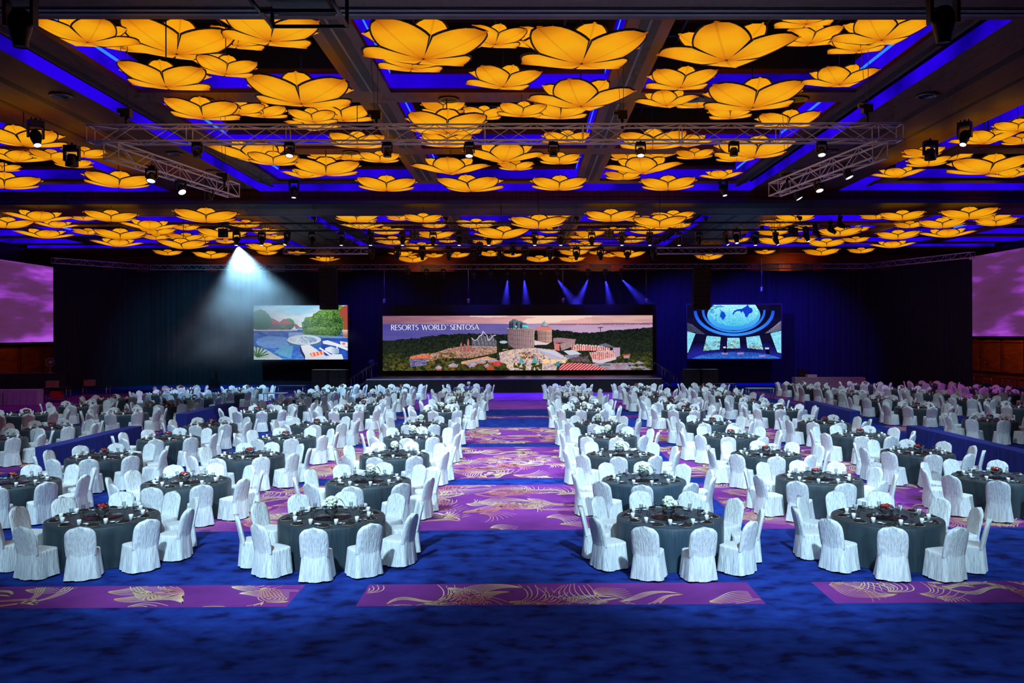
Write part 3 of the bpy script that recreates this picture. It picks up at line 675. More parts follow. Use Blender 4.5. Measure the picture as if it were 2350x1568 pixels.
b = MB(); b.lathe([(.001, .0), (.029, 0), (.036, .07), (.039, .104), (.035, .102), (.03, .01), (.001, .008)], 14); me_cup = b.mesh('tea_cup', M['porcelain'])
b = MB(); b.lathe([(.001, .004), (.034, .004), (.006, .012), (.005, .075), (.02, .09), (.038, .125), (.036, .165), (.034, .175)], 14); me_gl = b.mesh('wine_glass', M['glass'])
b = MB(); b.lathe([(.001, .002), (.022, .002), (.045, .028), (.047, .03), (.04, .026), (.001, .008)], 14); me_bowl = b.mesh('sauce_bowl', M['porcelain'])
b = MB(); b.lathe([(.001, .03), (.02, .032), (.026, .04), (.001, .036)], 8, 0, (.06, 0, -.015)); b.box((.08, -.006, .02), (.17, .006, .03)); me_sp = b.mesh('soup_spoon', M['porcelain'])
bowl = obj('sauce_bowl', me_bowl, None, 'x', 'bowl', 'white sauce bowls'); spn = obj('soup_spoon', me_sp, None, 'x', 'spoon', 'white porcelain spoons')
PR = {}
for k, me, c, g in (('plate', me_plate, 'plate', 'dark side plates'), ('napkin', me_nap, 'napkin', 'folded black napkins'), ('tea_cup', me_cup, 'cup', 'white tea cups'), ('wine_glass', me_gl, 'wine glass', 'stemmed wine glasses')):
    PR[k] = Once(obj(k, me, None, 'x', c, g))
PR['sauce_bowl'] = Once(bowl); PR['soup_spoon'] = Once(spn)

XCOL = [-12.0, -7.97, -3.75, 2.70, 6.97, 11.4]
YROW = [15.5, 19.5, 23.6, 27.7, 31.7, 37.4, 41.1, 45.7, 49.6, 54.3]
CN = ['third left', 'second left', 'first left', 'first right', 'second right', 'third right']
PH = {(1, 0): 15, (2, 0): 0, (3, 0): 11, (4, 0): 15, (0, 1): 19, (1, 1): -3, (2, 1): -3, (3, 1): -8, (4, 1): 0, (5, 1): 8}
TPX = [(0, 225, 759, 1534, 2025, 0), (35, 430, 846, 1475, 1878, 2290), (240, 570, 904, 1423, 1755, 2108), (387, 655, 946, 1394, 1677, 1977), (480, 724, 969, 1371, 1633, 1892), (591, 797, 1013, 1341, 1567, 1789), (656, 833, 1038, 1335, 1543, 1731), (695, 858, 1052, 1328, 1505, 1682), (741, 890, 1053, 1317, 1490, 1640), (783, 922, 1075, 1302, 1462, 1615)]
tables = []
for j, y in enumerate(YROW):
    for i, x in enumerate(XCOL):
        ph = PH.get((i, j), rnd.choice((-14, -8, -3, 3, 9, 15)))
        key = 'cream_cloth' if (i == 3 and j == 9) else 'slate_blue' if (i, j) in ((3, 0), (3, 1)) else 'slate'
        x = P(TPX[j][i], CY, y).x if TPX[j][i] else x
        tables.append([x, y + rnd.uniform(-.1, .1) if j else (15.67, 15.67, 15.57, 15.42, 15.33, 15.3)[i], ph, '%s-row table %s of aisle' % (('front' if j == 0 else ORD[j + 1]), CN[i]), 'w' if i in (2, 3) else 'r', key])
def side(lst, nm):
    for k, (x, y, key) in enumerate(lst): x = P(x, CY, y).x; tables.append([x, y, rnd.choice((-12, -4, 6, 14)), '%s table back %s' % (ORD[k + 1], nm), 'r', key])
side([(-15, 27.7, 'slate'), (117, 31.0, 'slate_blue'), (285, 36.8, 'slate_blue'), (378, 41.0, 'slate'), (445, 45.4, 'slate'), (525, 49.5, 'slate'), (570, 53.8, 'slate')], 'beyond the left barrier')
side([(60, 36.5, 'slate'), (184, 41.0, 'slate'), (262, 45.4, 'slate'), (368, 49.2, 'slate'), (415, 53.8, 'slate')], 'in the outer left column')
side([(2271, 32.4, 'slate'), (2105, 38.3, 'slate'), (2019, 42.7, 'slate'), (1955, 47.0, 'slate'), (1885, 51.5, 'slate'), (1838, 55.6, 'slate')], 'beyond the right barrier')
side([(2340, 38.3, 'slate'), (2236, 42.7, 'slate'), (2136, 46.8, 'slate_blue'), (2070, 51.1, 'slate'), (1985, 55.6, 'slate')], 'in the middle right column')
side([(2315, 47.0, 'slate'), (2250, 51.6, 'slate'), (2137, 56.0, 'slate')], 'in the outer right column')
SEAT = ['nearest', 'near-right', 'right-front', 'right-rear', 'far-right', 'farthest', 'far-left', 'left-rear', 'left-front', 'near-left']
seats = []; tb1 = {}
tab0 = thing('round_table', 'x', 'table', group='round banquet tables'); tc0 = obj('tablecloth', tb_me['slate'][0], tab0); TB = Once(tab0)
TZ = .763
for k, (x, y, ph, nm, fl, key) in enumerate(tables):
    col = {'slate': 'dark slate', 'slate_blue': 'blue-slate', 'cream_cloth': 'cream'}[key]
    o = TB('round banquet table under a %s cloth, %s' % (col, nm), (x, y, 0), rnd.uniform(0, 6.28))
    ch = tc0 if k == 0 else o.children[0]; ch.data = tb_me[key][k % 2]
    px = pix((x, y, .8))[0]
    if -60 < px < 2410:
        SUS('dark glass turntable on the %s' % nm, (x, y, TZ))
        (CW if fl == 'w' else CR)('%s centrepiece in glass bowl on %s' % ('white hydrangea' if fl == 'w' else 'red flower', nm), (x + rnd.uniform(-.05, .05), y + rnd.uniform(-.05, .05), TZ + .013), rnd.uniform(-.6, .6) if fl == 'w' else 0, 1.1)
    for s in range(10):
        a = math.radians(ph + 36 * s) + rnd.gauss(0, .025); seats.append((x, y, a, nm, round((math.degrees(a)) / 36) % 10 if False else s % 10, k))
seats = [q for q in seats if -45 < pix((q[0] + 1.3 * math.sin(q[2]), q[1] - 1.3 * math.cos(q[2]), .5))[0] < 2395]
seats.sort(key=lambda q: q[1] - 1.3 * math.cos(q[2]))
far_chairs = MB(); farset = {k: MB() for k in ('plate', 'napkin', 'tea_cup', 'wine_glass')}
def src_mb(me):
    q = MB(); q.v = [tuple(v.co) for v in me.vertices]; q.f = [tuple(p.vertices) for p in me.polygons]; q.mi = [p.material_index for p in me.polygons]; q.sm = [True] * len(q.f); return q
b = MB(); b.lathe([(.029, 0), (.039, .104), (.001, .09)], 8); low_cup = b
b = MB(); b.lathe([(.034, .004), (.006, .012), (.005, .075), (.038, .125), (.034, .175)], 7); low_gl = b
b = MB(); b.lathe([(.001, .012), (.118, .016), (.124, .01)], 10, 1); low_pl = b
FAR = {'plate': low_pl, 'napkin': src_mb(me_nap), 'tea_cup': low_cup, 'wine_glass': low_gl}
for n, (x, y, a, nm, s, tk) in enumerate(seats):
    sx, cx_ = math.sin(a), math.cos(a)
    rr = 1.315 + rnd.uniform(-.01, .05); tw = rnd.gauss(0, .05)
    pos = (x + rr * sx, y - rr * cx_, 0)
    if n < 300:
        lab = 'white covered chair at the %s seat of the %s' % (SEAT[s], nm)
        (CHL1 if y < 21 else CH1[rnd.randrange(3)])(lab, pos, a + tw)
    else:
        mt = Matrix.Translation(pos) @ Matrix.Rotation(a + tw, 4, 'Z'); far_chairs.add(low, mt)
    def at(dx, dr): return (x + dr * sx + dx * cx_, y - dr * cx_ + dx * sx)
    jt = lambda: rnd.uniform(-.015, .015)
    items = [('plate', at(jt(), .80 + jt()), TZ, a), ('napkin', at(jt(), .80 + jt()), TZ + .017, a + rnd.gauss(0, .25)), ('tea_cup', at(.19 + jt(), .68 + jt()), TZ, 0), ('wine_glass', at(.10 + jt(), .56 + jt()), TZ, 0)]
    if n < 300: items += [('sauce_bowl', at(-.15 + jt(), .66 + jt()), TZ, a + .5), ('soup_spoon', at(-.15 + jt(), .73 + jt()), TZ + .01, a - .4 + jt() * 20)]
    for kd, (ix, iy), iz, ir in items:
        if n < 300:
            w = {'plate': 'dark plate with a cream rim', 'napkin': 'black napkin', 'tea_cup': 'white tea cup', 'wine_glass': 'wine glass', 'sauce_bowl': 'small white sauce bowl', 'soup_spoon': 'white porcelain spoon'}[kd]
            PR[kd]('%s, %s seat, %s' % (w, SEAT[s], nm), (ix, iy, iz), ir)
        elif kd != 'wine_glass' or y < 48:
            farset[kd].add(FAR[kd], Matrix.Translation((ix, iy, iz)) @ Matrix.Rotation(ir, 4, 'Z'))
far_chairs.build('banquet_chair', M['white_cloth'], label='white covered chairs round the tables further back in the hall', cat='chair', kind='stuff', group='white covered banquet chairs')
for kd, ms, lb in (('plate', [M['plate'], M['rim']], 'dark plates on the tables further back in the hall'), ('napkin', M['napkin'], 'black napkins on the tables further back in the hall'), ('tea_cup', M['porcelain'], 'white cups on the tables further back in the hall'), ('wine_glass', M['glass'], 'wine glasses on the tables further back in the hall')):
    farset[kd].build(kd, ms, label=lb, cat=kd.split('_')[-1], kind='stuff')
# ------------------------------------------------------------------ navy barriers of draped narrow tables
def barrier(x, y0, y1, n, where):
    L = (y1 - y0) / n
    for k in range(n):
        t = thing('draped_table', 'narrow table under a navy cloth, %s of the %s' % (ORD[k + 1] + (' from the camera' if k else ' and nearest'), where), 'table', (x, y0 + L * (k + .5), 0), 0, 'navy draped tables')
        b = MB(); h = L / 2 - .004; w = .25
        b.grid([[(-w, -h, .77), (w, -h, .77)], [(-w, h, .77), (w, h, .77)]], 0, False)
        ring = []
        N = 40
        for z, kk in ((.77, 0), (.74, .3), (.4, .7), (.008, 1)):
            row = []
            for q in range(N * 2 + 12):
                per = 2 * (2 * w + 2 * h); u = q / (N * 2 + 12) * per
                if u < 2 * w: p, nn = (-w + u, -h), (0, -1)
                elif u < 2 * w + 2 * h: p, nn = (w, -h + u - 2 * w), (1, 0)
                elif u < 4 * w + 2 * h: p, nn = (w - (u - 2 * w - 2 * h), h), (0, 1)
                else: p, nn = (-w, h - (u - 4 * w - 2 * h)), (-1, 0)
                f = kk * (.012 + .007 * math.sin(q * .9 + k * 2) + .004 * math.sin(q * .37)) if nn[0] else 0
                row.append((p[0] + nn[0] * f, p[1] + nn[1] * f, z))
            ring.append(row)
        b.grid(ring, 0, False, True); b.build('tablecloth', M['navy'], t)
barrier(-14.85, 25.6, 31.6, 3, 'near left barrier'); barrier(-15.1, 36.4, 42.4, 3, 'far left barrier')
barrier(14.4, 22.6, 30.7, 4, 'near right barrier'); barrier(14.55, 36.5, 42.4, 3, 'far right barrier')

# ------------------------------------------------------------------ service tables
def leg_table(label, x, y, L, w, rz=0, h=.75, topm='case', shelf=False):
    t = thing('folding_table', label, 'table', (x, y, 0), rz, 'bare folding tables')
    b = MB(); b.box((-L / 2, -w / 2, h - .035), (L / 2, w / 2, h)); b.build('tabletop', M[topm], t)
    for sx in (-1, 1):
        for sy in (-1, 1):
            b = MB(); b.tube((sx * (L / 2 - .06), sy * (w / 2 - .05), 0), (sx * (L / 2 - .06), sy * (w / 2 - .05), h - .035), .022, 6); b.build('leg', M['steel'], t)
    b = MB()
    for sx in (-1, 1): b.tube((sx * (L / 2 - .06), -w / 2 + .05, h - .2), (sx * (L / 2 - .06), w / 2 - .05, h - .2), .014, 5)
    b.build('stretcher', M['steel'], t)
    if shelf:
        b = MB(); b.box((-L / 2 + .08, -w / 2 + .05, .2), (L / 2 - .08, w / 2 - .05, .23)); b.build('shelf', M['steel'], t)
    return t
M['formica'] = mat('pale_table_laminate', (168, 170, 176), .3)
leg_table('pale-topped folding table between the left barrier and the stage', -15.1, 50.0, 1.3, .8, 0, .76, 'formica')
leg_table('dark folding table behind the pale-topped one', -16.2, 57.4, 1.8, .7, 0, .76, 'case')
leg_table('dark folding table beside the blue-lit one', 13.9, 58.0, 1.6, .75, 0, .76, 'case'); leg_table('blue-lit folding table beyond the far right barrier', 15.0, 53.0, 1.7, .75, 0, .76, 'formica')
leg_table('metal-legged service table before the left drape', -30.2, 53.6, 1.5, .7, .1, .92, 'case', True); leg_table('metal-legged service table at the drape side', -28.5, 55.2, 1.6, .7, .1, .92, 'case')
leg_table('folding table along the right wall, nearest of three', 36.6, 61.2, 1.8, .7, 1.5, .8, 'case'); leg_table('folding table along the right wall, middle of three', 36.9, 64.0, 1.8, .7, 1.5, .8, 'case'); leg_table('folding table along the right wall, farthest of three', 37.1, 66.9, 1.8, .7, 1.5, .8, 'case')
def draped_box(label, x, y, L, w, h, m, rz=0):
    t = thing('draped_table', label, 'table', (x, y, 0), rz, None); b = MB(); rows = []
    for z, o in ((h, 0), (h - .03, .01), (h / 2, .02), (.01, .03)):
        row = []
        for q in range(60):
            u = q / 60 * 4; e = int(u); f = u - e; X, Y = L / 2 + o, w / 2 + o
            p = [(-X + 2 * X * f, -Y), (X, -Y + 2 * Y * f), (X - 2 * X * f, Y), (-X, Y - 2 * Y * f)][e]
            row.append((p[0], p[1] + (.015 * math.sin(q * 2.1) * (h - z) if e in (0, 2) else 0), z))
        rows.append(row)
    b.grid(rows, 0, False, True); b.face(list(range(60))); b.build('tablecloth', M[m], t); return t
draped_box('silver-grey draped table at the left edge of the hall', -33.0, 51.0, 2.0, .75, .95, 'silver_cloth', .1); draped_box('silver-grey draped table next to the service tables', -30.9, 51.2, 1.9, .75, .95, 'silver_cloth', .1)
draped_box('long dark draped table before the right drape', 22.9, 62.5, 5.2, .9, .95, 'silver_cloth', -.05)
draped_box('black draped counter by the left wall under the projection screen', -37.5, 62.5, 5.5, 1.2, 1.45, 'skirt_black', .3)
def crate(label, x, y, z, L, w, h, col, rz=0, cat='box'):
    t = thing('storage_box', label, cat, (x, y, z), rz); m1 = mat('box_' + label.split()[0], col, .6)
    b = MB(); b.box((-L / 2, -w / 2, 0), (L / 2, w / 2, h - .05)); b.build('box_body', m1, t)
    b = MB(); b.box((-L / 2 - .015, -w / 2 - .015, h - .05), (L / 2 + .015, w / 2 + .015, h)); b.build('lid', m1, t)
crate('red crate under the metal-legged service table', -30.2, 53.6, .232, .6, .5, .45, (170, 28, 22)); crate('brown cardboard box on the service table near the drape', -28.9, 55.1, .922, .55, .45, .4, (120, 92, 60)); crate('tan cardboard box on the service table beside the silver-draped one', -30.5, 53.6, .922, .6, .45, .42, (128, 100, 66))
crate('white linen bundle on the long dark draped table', 21.6, 62.5, .952, .7, .5, .2, (190, 186, 190))
# pedestal fan and mirror ball at the drape
fn = thing('stand_fan', 'round stand fan on the black draped counter by the left wall', 'fan', (-36.0, 63.0, 1.455))
b = MB(); b.lathe([(.16, 0), (.16, .02), (.02, .04), (.02, .45)], 12); b.build('stand', M['steel'], fn)
b = MB()
for k in range(16):
    a = 2 * PI * k / 16; b.tube((0, -.08, .8), (.33 * math.cos(a), -.02, .8 + .33 * math.sin(a)), .008, 4); b.tube((.33 * math.cos(a), -.02, .8 + .33 * math.sin(a)), (.33 * math.cos(a + .393), -.02, .8 + .33 * math.sin(a + .393)), .014, 4)
b.build('guard', M['formica'], fn)
b = MB(); b.tube((0, 0, .8), (0, .2, .8), .09, 10); b.build('motor', M['formica'], fn)
f2 = thing('stand_fan', 'round stand fan beside the stage stairs before the drape', 'fan', tuple(PZ(853, 886, 0)))
s_ = 62 / F
b = MB(); b.lathe([(.22, 0), (.22, .03), (.03, .05), (.03, 1.7)], 12); b.build('stand', M['steel'], f2)
b = MB()
for k in range(16):
    a = 2 * PI * k / 16; b.tube((0, -.1, 2.0), (.2 * math.cos(a), -.06, 2.0 + .2 * math.sin(a)), .008, 4); b.tube((.2 * math.cos(a), -.06, 2.0 + .2 * math.sin(a)), (.2 * math.cos(a + .393), -.06, 2.0 + .2 * math.sin(a + .393)), .016, 4)
b.lathe([(.001, .02), (.19, 0), (.001, -.02)], 16, 0, (0, -.05, 2.0)); b.build('guard', M['formica'], f2)

# ------------------------------------------------------------------ stage
SXL, SXR, SY0, SY1 = -11.75, 10.0, 61.0, 67.0
st = thing('stage', 'long low black stage in front of the wide LED screen', 'stage', ((SXL + SXR) / 2, SY0, 0)); cx = (SXL + SXR) / 2; hw = (SXR - SXL) / 2
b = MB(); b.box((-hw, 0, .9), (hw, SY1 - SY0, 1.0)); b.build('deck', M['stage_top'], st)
b = MB(); b.box((-hw - .01, -.03, .93), (hw + .01, -.002, 1.005)); b.build('edge_trim', M['edge'], st)
b = MB(); b.grid([[(-hw + 2 * hw * k / 160, .01 + .02 * math.sin(k * 1.3), z) for k in range(161)] for z in (.89, .005)], 0, True)
for s in (-1, 1): b.quad((s * hw, 0.01, 0.005), (s * hw, SY1 - SY0, .005), (s * hw, SY1 - SY0, .89), (s * hw, .01, .89))
b.build('front_skirt', M['skirt_black'], st)
def stairs(xin, s, label):
    t = thing('stage_stairs', label, 'stairs', (xin, SY0 + 1.2, 0)); n = 5; t.scale = (.84, 1, 1)
    for k in range(n):
        b = MB(); z = .82 - k * .18; b.box((min(0, s * .3) + s * k * .3, -.6, z - .05), (max(0, s * .3) + s * k * .3, .6, z)); b.build('step', M['case'], t)
    for y in (-.62, .62):
        b = MB(); b.tube((0, y, .78), (s * 1.5, y, .06), .035, 6); b.build('stringer', M['rail'], t)
        b = MB()
        for u in (.05, .35, 1.1, 1.4): b.tube((s * u, y, .8 - u * .5), (s * u, y, 1.82 - u * .56), .02, 6)
        b.tube((-s * .5, y, 2.12), (s * 1.75, y, .84), .024, 6); b.tube((-s * .5, y, 2.12), (-s * .62, y, 2.1), .024, 6); b.tube((-s * .62, y, 2.1), (-s * .66, y, 1.9), .024, 6); b.tube((s * 1.75, y, .84), (s * 1.7, y, .7), .024, 6)
        b.build('handrail', M['rail'], t)
stairs(SXL - .06, -1, 'black steps with tube handrails at the left end of the stage'); stairs(SXR + .06, 1, 'black steps with tube handrails at the right end of the stage')
# black drape: pleated cloth on the truss line
def drape(name, a, c, z1, label):
    a = Vector(a); c = Vector(c); L = (c - a).length; n = int(L / .14); d = (c - a) / L; nr = Vector((d.y, -d.x, 0)); b = MB(); rows = []
    for z in (z1, z1 * .5, .02):
        rows.append([tuple(a + d * (L * k / n) + nr * (.035 * math.sin(k * 1.9) + .02 * math.sin(k * .7)) + Vector((0, 0, z))) for k in range(n + 1)])
    b.grid(rows, 0, True); b.build(name, M['drape'], label=label, cat='curtain', group='black stage drapes')
pL, pLi, pRi, pR = P(122, 600, 63.8), P(343, 614, 72), P(1990, 611, 72), P(2232, 587, 59.6)
for v in (pL, pLi, pRi, pR): v.z = 0
drape('curtain', pL, pLi, 9.7, 'black drape angled across the left corner'); drape('curtain', pLi, pRi, 9.75, 'wide black drape across the back of the hall'); drape('curtain', pRi, pR, 9.6, 'black drape angled across the right corner')

# ------------------------------------------------------------------ loudspeakers
def array(px, py0, py1, label):
    d = 62; top = P(px, py0, d); bot = P(px, py1, d); t = thing('line_array_speaker', label, 'loudspeaker', tuple(top)); n = 9; hh = (top.z - bot.z) / n
    for k in range(n):
        b = MB(); off = .012 * k * k; b.box((-.62, -.35 + off * .3, -hh * (k + 1) + .012), (.62, .45 + off * .3, -hh * k)); b.build('cabinet', M['black'], t)
    b = MB(); b.box((-.6, -.3, 0), (.6, .3, .1)); b.tube((-.3, 0, .1), (0, 0, 1.2), .02, 5); b.tube((.3, 0, .1), (0, 0, 1.2), .02, 5); b.build('flying_frame', M['case'], t)
array(753, 618, 711, 'tall black line array hanging before the left screen'); array(1610, 618, 711, 'tall black line array hanging before the right screen')
M['grille'] = mottled('speaker_grille', [(.4, (14, 20, 26)), (.6, (24, 34, 40))], 12, (1, 1, 1), .6, 2)
def sub(px0, px1, pyt, d, label, h=None):
    a = PZ(px0, 771 + F * H / d, 0); c = PZ(px1, 771 + F * H / d, 0); h = h or (P(px0, pyt, d).z); w = abs(c.x - a.x)
    t = thing('subwoofer', label, 'loudspeaker', ((a.x + c.x) / 2, a.y, 0)); b = MB(); b.box((-w / 2, 0, 0), (w / 2, 1.0, h)); b.build('cabinet', M['black'], t)
    b = MB()
    for i in range(3):
        for j in range(3): b.box((-w / 2 + .05 + i * (w - .1) / 3, -.02, .05 + j * (h - .1) / 3), (-w / 2 + .02 + (i + 1) * (w - .1) / 3, -.001, .02 + (j + 1) * (h - .1) / 3))
    b.build('grille', M['grille'], t); b = MB(); b.box((-w / 2, -.01, h), (w / 2, 1.0, h + .02)); b.build('top_board', M['rail'], t)
sub(715, 752, 851, 63, 'black subwoofer stack left of the stage, farther from the stairs'); sub(754, 794, 851, 63, 'black subwoofer stack left of the stage, next to the stairs')
sub(1571, 1608, 848, 62, 'black subwoofer stack right of the stage, next to the stairs'); sub(1612, 1650, 848, 62, 'black subwoofer stack right of the stage, farther from the stairs')
def small_spk(px0, px1, pyt, pyb, d, label):
    a, c = P(px0, pyb, d), P(px1, pyb, d); w = c.x - a.x; h = P(px0, pyt, d).z; t = thing('floor_speaker', label, 'loudspeaker', ((a.x + c.x) / 2, d, 0))
    b = MB(); b.box((-w / 2, 0, a.z), (w / 2, .5, h)); b.build('cabinet', M['case'], t); b = MB(); b.box((-w / 2 + .05, -.02, a.z + .05), (w / 2 - .05, -.001, h - .05)); b.build('grille', M['grille'], t)
    b = MB(); b.box((-w * .7, -.1, 0), (w * .7, .7, a.z - .005)); b.build('stand_case', M['black'], t)
small_spk(482, 494, 853, 873, 66, 'small black speaker on a flight case before the left drape'); small_spk(1834, 1854, 848, 867, 64, 'small black speaker on a flight case before the right drape')
# ------------------------------------------------------------------ LED screens: each is a grid of lit pixels coloured face by face
class Cv:
    def __init__(s, w, h, k):
        s.w, s.h, s.k = w, h, k; s.W, s.H = int(w * k), int(h * k); s.a = np.zeros((s.H, s.W, 3))
        s.U, s.V = np.meshgrid((np.arange(s.W) + .5) / k, (np.arange(s.H) + .5) / k); s.g = np.random.default_rng(3)
    def nz(s, sx, sy, seed=0, oc=3):
        g = np.random.default_rng(seed); out = np.zeros((s.H, s.W)); amp = 1; tot = 0
        for o in range(oc):
            nx, ny = int(s.w / sx) + 3, int(s.h / sy) + 3; t = g.random((ny, nx)); x = s.U / sx; y = s.V / sy; xi = x.astype(int); yi = y.astype(int); fx = x - xi; fy = y - yi
            fx = fx * fx * (3 - 2 * fx); fy = fy * fy * (3 - 2 * fy)
            out += amp * ((t[yi, xi] * (1 - fx) + t[yi, xi + 1] * fx) * (1 - fy) + (t[yi + 1, xi] * (1 - fx) + t[yi + 1, xi + 1] * fx) * fy); tot += amp; amp *= .55; sx /= 2; sy /= 2
        return out / tot
    def put(s, m, c, c2=None, f=None, al=1):
        c = np.array(c, float)
        if c2 is not None: col = c + (np.array(c2, float) - c) * np.clip(f, 0, 1)[..., None]
        else: col = np.broadcast_to(c, s.a.shape)
        w = (m.astype(float) * al)[..., None]; s.a = s.a * (1 - w) + col * w
    def pm(s, pts):
        m = np.zeros((s.H, s.W), bool); n = len(pts)
        for i in range(n):
            (x0, y0), (x1, y1) = pts[i], pts[(i + 1) % n]
            if y0 == y1: continue
            m ^= ((s.V >= min(y0, y1)) & (s.V < max(y0, y1)) & (s.U < x0 + (s.V - y0) * (x1 - x0) / (y1 - y0)))
        return m
    def poly(s, pts, c, c2=None, f=None, al=1): s.put(s.pm(pts), c, c2, f, al)
    def ell(s, cx, cy, rx, ry, rot=0):
        c, q = math.cos(rot), math.sin(rot); x = s.U - cx; y = s.V - cy; return ((x * c + y * q) / rx) ** 2 + ((-x * q + y * c) / ry) ** 2
    def line(s, pts, w, c, al=1):
        for (x0, y0), (x1, y1) in zip(pts, pts[1:]):
            dx, dy = x1 - x0, y1 - y0; l = dx * dx + dy * dy or 1; t = np.clip(((s.U - x0) * dx + (s.V - y0) * dy) / l, 0, 1); s.put(np.hypot(s.U - x0 - t * dx, s.V - y0 - t * dy) < w, c, al=al)
def led_mat(name, st):
    m = bpy.data.materials.new(name); m.use_nodes = True; t = m.node_tree; t.nodes.clear(); e = t.nodes.new('ShaderNodeEmission'); o = t.nodes.new('ShaderNodeOutputMaterial'); a = t.nodes.new('ShaderNodeAttribute'); a.attribute_name = 'pixel'
    t.links.new(a.outputs['Color'], e.inputs[0]); e.inputs[1].default_value = st; t.links.new(e.outputs[0], o.inputs[0]); m.cycles.emission_sampling = 'NONE'; return m
def led_screen(label, px0, px1, py0, py1, d, cv, strength=1.0):
    A, B_ = P(px0, py0, d), P(px1, py1, d); t = thing('led_screen', label, 'screen', ((A.x + B_.x) / 2, d, B_.z), 0); w = (B_.x - A.x) / 2; h = A.z - B_.z
    b = MB(); b.box((-w - .12, .02, -.12), (w + .12, .3, h + .12)); b.build('cabinet', M['black'], t)
    gx = np.linspace(-w, w, cv.W + 1); gz = np.linspace(h, 0, cv.H + 1); X, Z = np.meshgrid(gx, gz); V = np.stack([X, np.zeros_like(X), Z], -1).reshape(-1, 3)
    i = np.arange(cv.H)[:, None] * (cv.W + 1) + np.arange(cv.W)[None]; Fq = np.stack([i + cv.W + 1, i + cv.W + 2, i + 1, i], -1).reshape(-1, 4)
    me = bpy.data.meshes.new('display'); nf = len(Fq); me.vertices.add(len(V)); me.vertices.foreach_set('co', V.ravel()); me.loops.add(nf * 4); me.loops.foreach_set('vertex_index', Fq.ravel().astype(np.int32)); me.polygons.add(nf)
    me.polygons.foreach_set('loop_start', (np.arange(nf) * 4).astype(np.int32)); me.update(calc_edges=True)
    c = np.clip(cv.a, 0, 255) / 255; c = np.where(c <= .04045, c / 12.92, ((c + .055) / 1.055) ** 2.4).reshape(-1, 3)
    at = me.attributes.new('pixel', 'FLOAT_COLOR', 'CORNER'); at.data.foreach_set('color', np.repeat(np.concatenate([c, np.ones((nf, 1))], 1), 4, axis=0).astype(np.float32).ravel())
    me.materials.append(led_mat('led_pixels', strength)); obj('display', me, t); return t, w, h
# --- wide panorama: island resort at dusk
v = Cv(620, 124, 1.25); U, V = v.U, v.V; N1 = v.nz(60, 6, 1); N2 = v.nz(6, 5, 2); N3 = v.nz(3, 2.2, 4, 2); N4 = v.nz(120, 14, 6)
v.put(V < 200, (132, 88, 112), (236, 178, 176), np.clip(U / 330, 0, 1) + (N1 - .5) * .5); v.put((N4 + N1 * .5 - V * .018 > .62) & (U > 200), (252, 226, 208), al=.75); v.put((U > 480) & (V < 19), (196, 140, 144), (232, 190, 180), N1 + (620 - U) / 300 - .3, al=.8)
v.put(V > 18, (76, 74, 150), (196, 164, 196), np.clip((U - 40) / 420, 0, 1) + (N1 - .5) * .3); v.put((V > 18) & (U < 300), (70, 72, 156), (96, 84, 160), (V - 18) / 30 + N1 - .5, al=.6)
v.put((V > 19 - np.clip((U - 380) / 240, 0, 1) * 2) & (V < 22) & (U > 372 + 20 * N2), (140, 96, 128)); v.put((V > 20) & (V < 22.5) & (U > 440) & (N3 > .6), (200, 150, 160))
hl = np.interp(U, [0, 60, 130, 200, 240, 290, 330, 350, 400, 450, 480, 530, 580, 620], [56, 52, 43, 40, 42, 41, 36, 34, 33, 38, 39, 34, 30, 27]) + (N2 - .5) * 5
v.put(V > hl, (14, 20, 22), (54, 62, 40), N3 * 1.1 + (V - 40) / 220 - .25); v.put((V > hl) & (V > 85) & (N2 > .5), (40, 50, 20), (150, 126, 40), N3 + (V - 100) / 60 - .2, al=.75)
v.line([(500, 38), (500, 28)], .7, (50, 40, 60)); v.line([(494, 28), (506, 27)], .8, (50, 40, 60))
rg = lambda pts, c, c2, th=None, nn=None: v.poly(pts, c, c2, (nn if nn is not None else N3))
# low themed rooftops, rides and rocks (generic)
rg([(62, 92), (90, 86), (120, 84), (150, 74), (190, 68), (262, 70), (262, 84), (200, 96), (130, 96), (110, 104), (64, 110)], (96, 64, 60), (238, 190, 160)); rg([(62, 93), (110, 86), (112, 95), (64, 97)], (206, 84, 56), (248, 150, 110)); rg([(60, 98), (102, 97), (100, 112), (64, 116)], (54, 50, 84), (166, 160, 200)); v.put((V > 84) & (V < 108) & (U > 105) & (U < 170) & (N2 > .5), (44, 44, 20), (160, 130, 70), N3)
for x, t, w in ((180, 62, 2), (196, 54, 2.4), (188, 66, 4), (206, 70, 3), (164, 72, 3)): v.poly([(x - w, 82), (x - w, t + 4), (x, t - 3), (x + w, t + 4), (x + w, 82)], (206, 150, 140), (140, 60, 66), N3)
for k in range(26):
    x = 205 + k * 2.2; tp = 50 + 7 * math.sin(k * .55) - (9 if 10 < k < 17 else 0); v.line([(x, tp), (x + .6, 72)], .45, (190, 180, 206), .8)
v.line([(204 + k * 2.9, 50 + 6 * math.sin(k * .6) - (10 if 8 < k < 13 else 0)) for k in range(20)], .8, (214, 206, 226))
v.put(v.ell(277, 60, 9, 3.2) < 1, (176, 200, 214))
rg([(180, 104), (240, 92), (250, 96), (262, 98), (180, 110)], (190, 120, 90), (244, 200, 170))
for x0, y0, w in ((150, 112, 24), (190, 108, 28), (214, 104, 24), (240, 102, 26), (262, 104, 24), (120, 117, 16), (232, 113, 16), (196, 114, 16)): v.poly([(x0, y0), (x0 + w * .5, y0 - 5), (x0 + w, y0), (x0 + w * .9, y0 + 3), (x0 + 2, y0 + 3)], (140, 132, 152), (196, 190, 206), N2); v.poly([(x0 + 2, y0 + 3), (x0 + w * .9, y0 + 3), (x0 + w * .85, y0 + 6), (x0 + 3, y0 + 6)], (196, 96, 60))
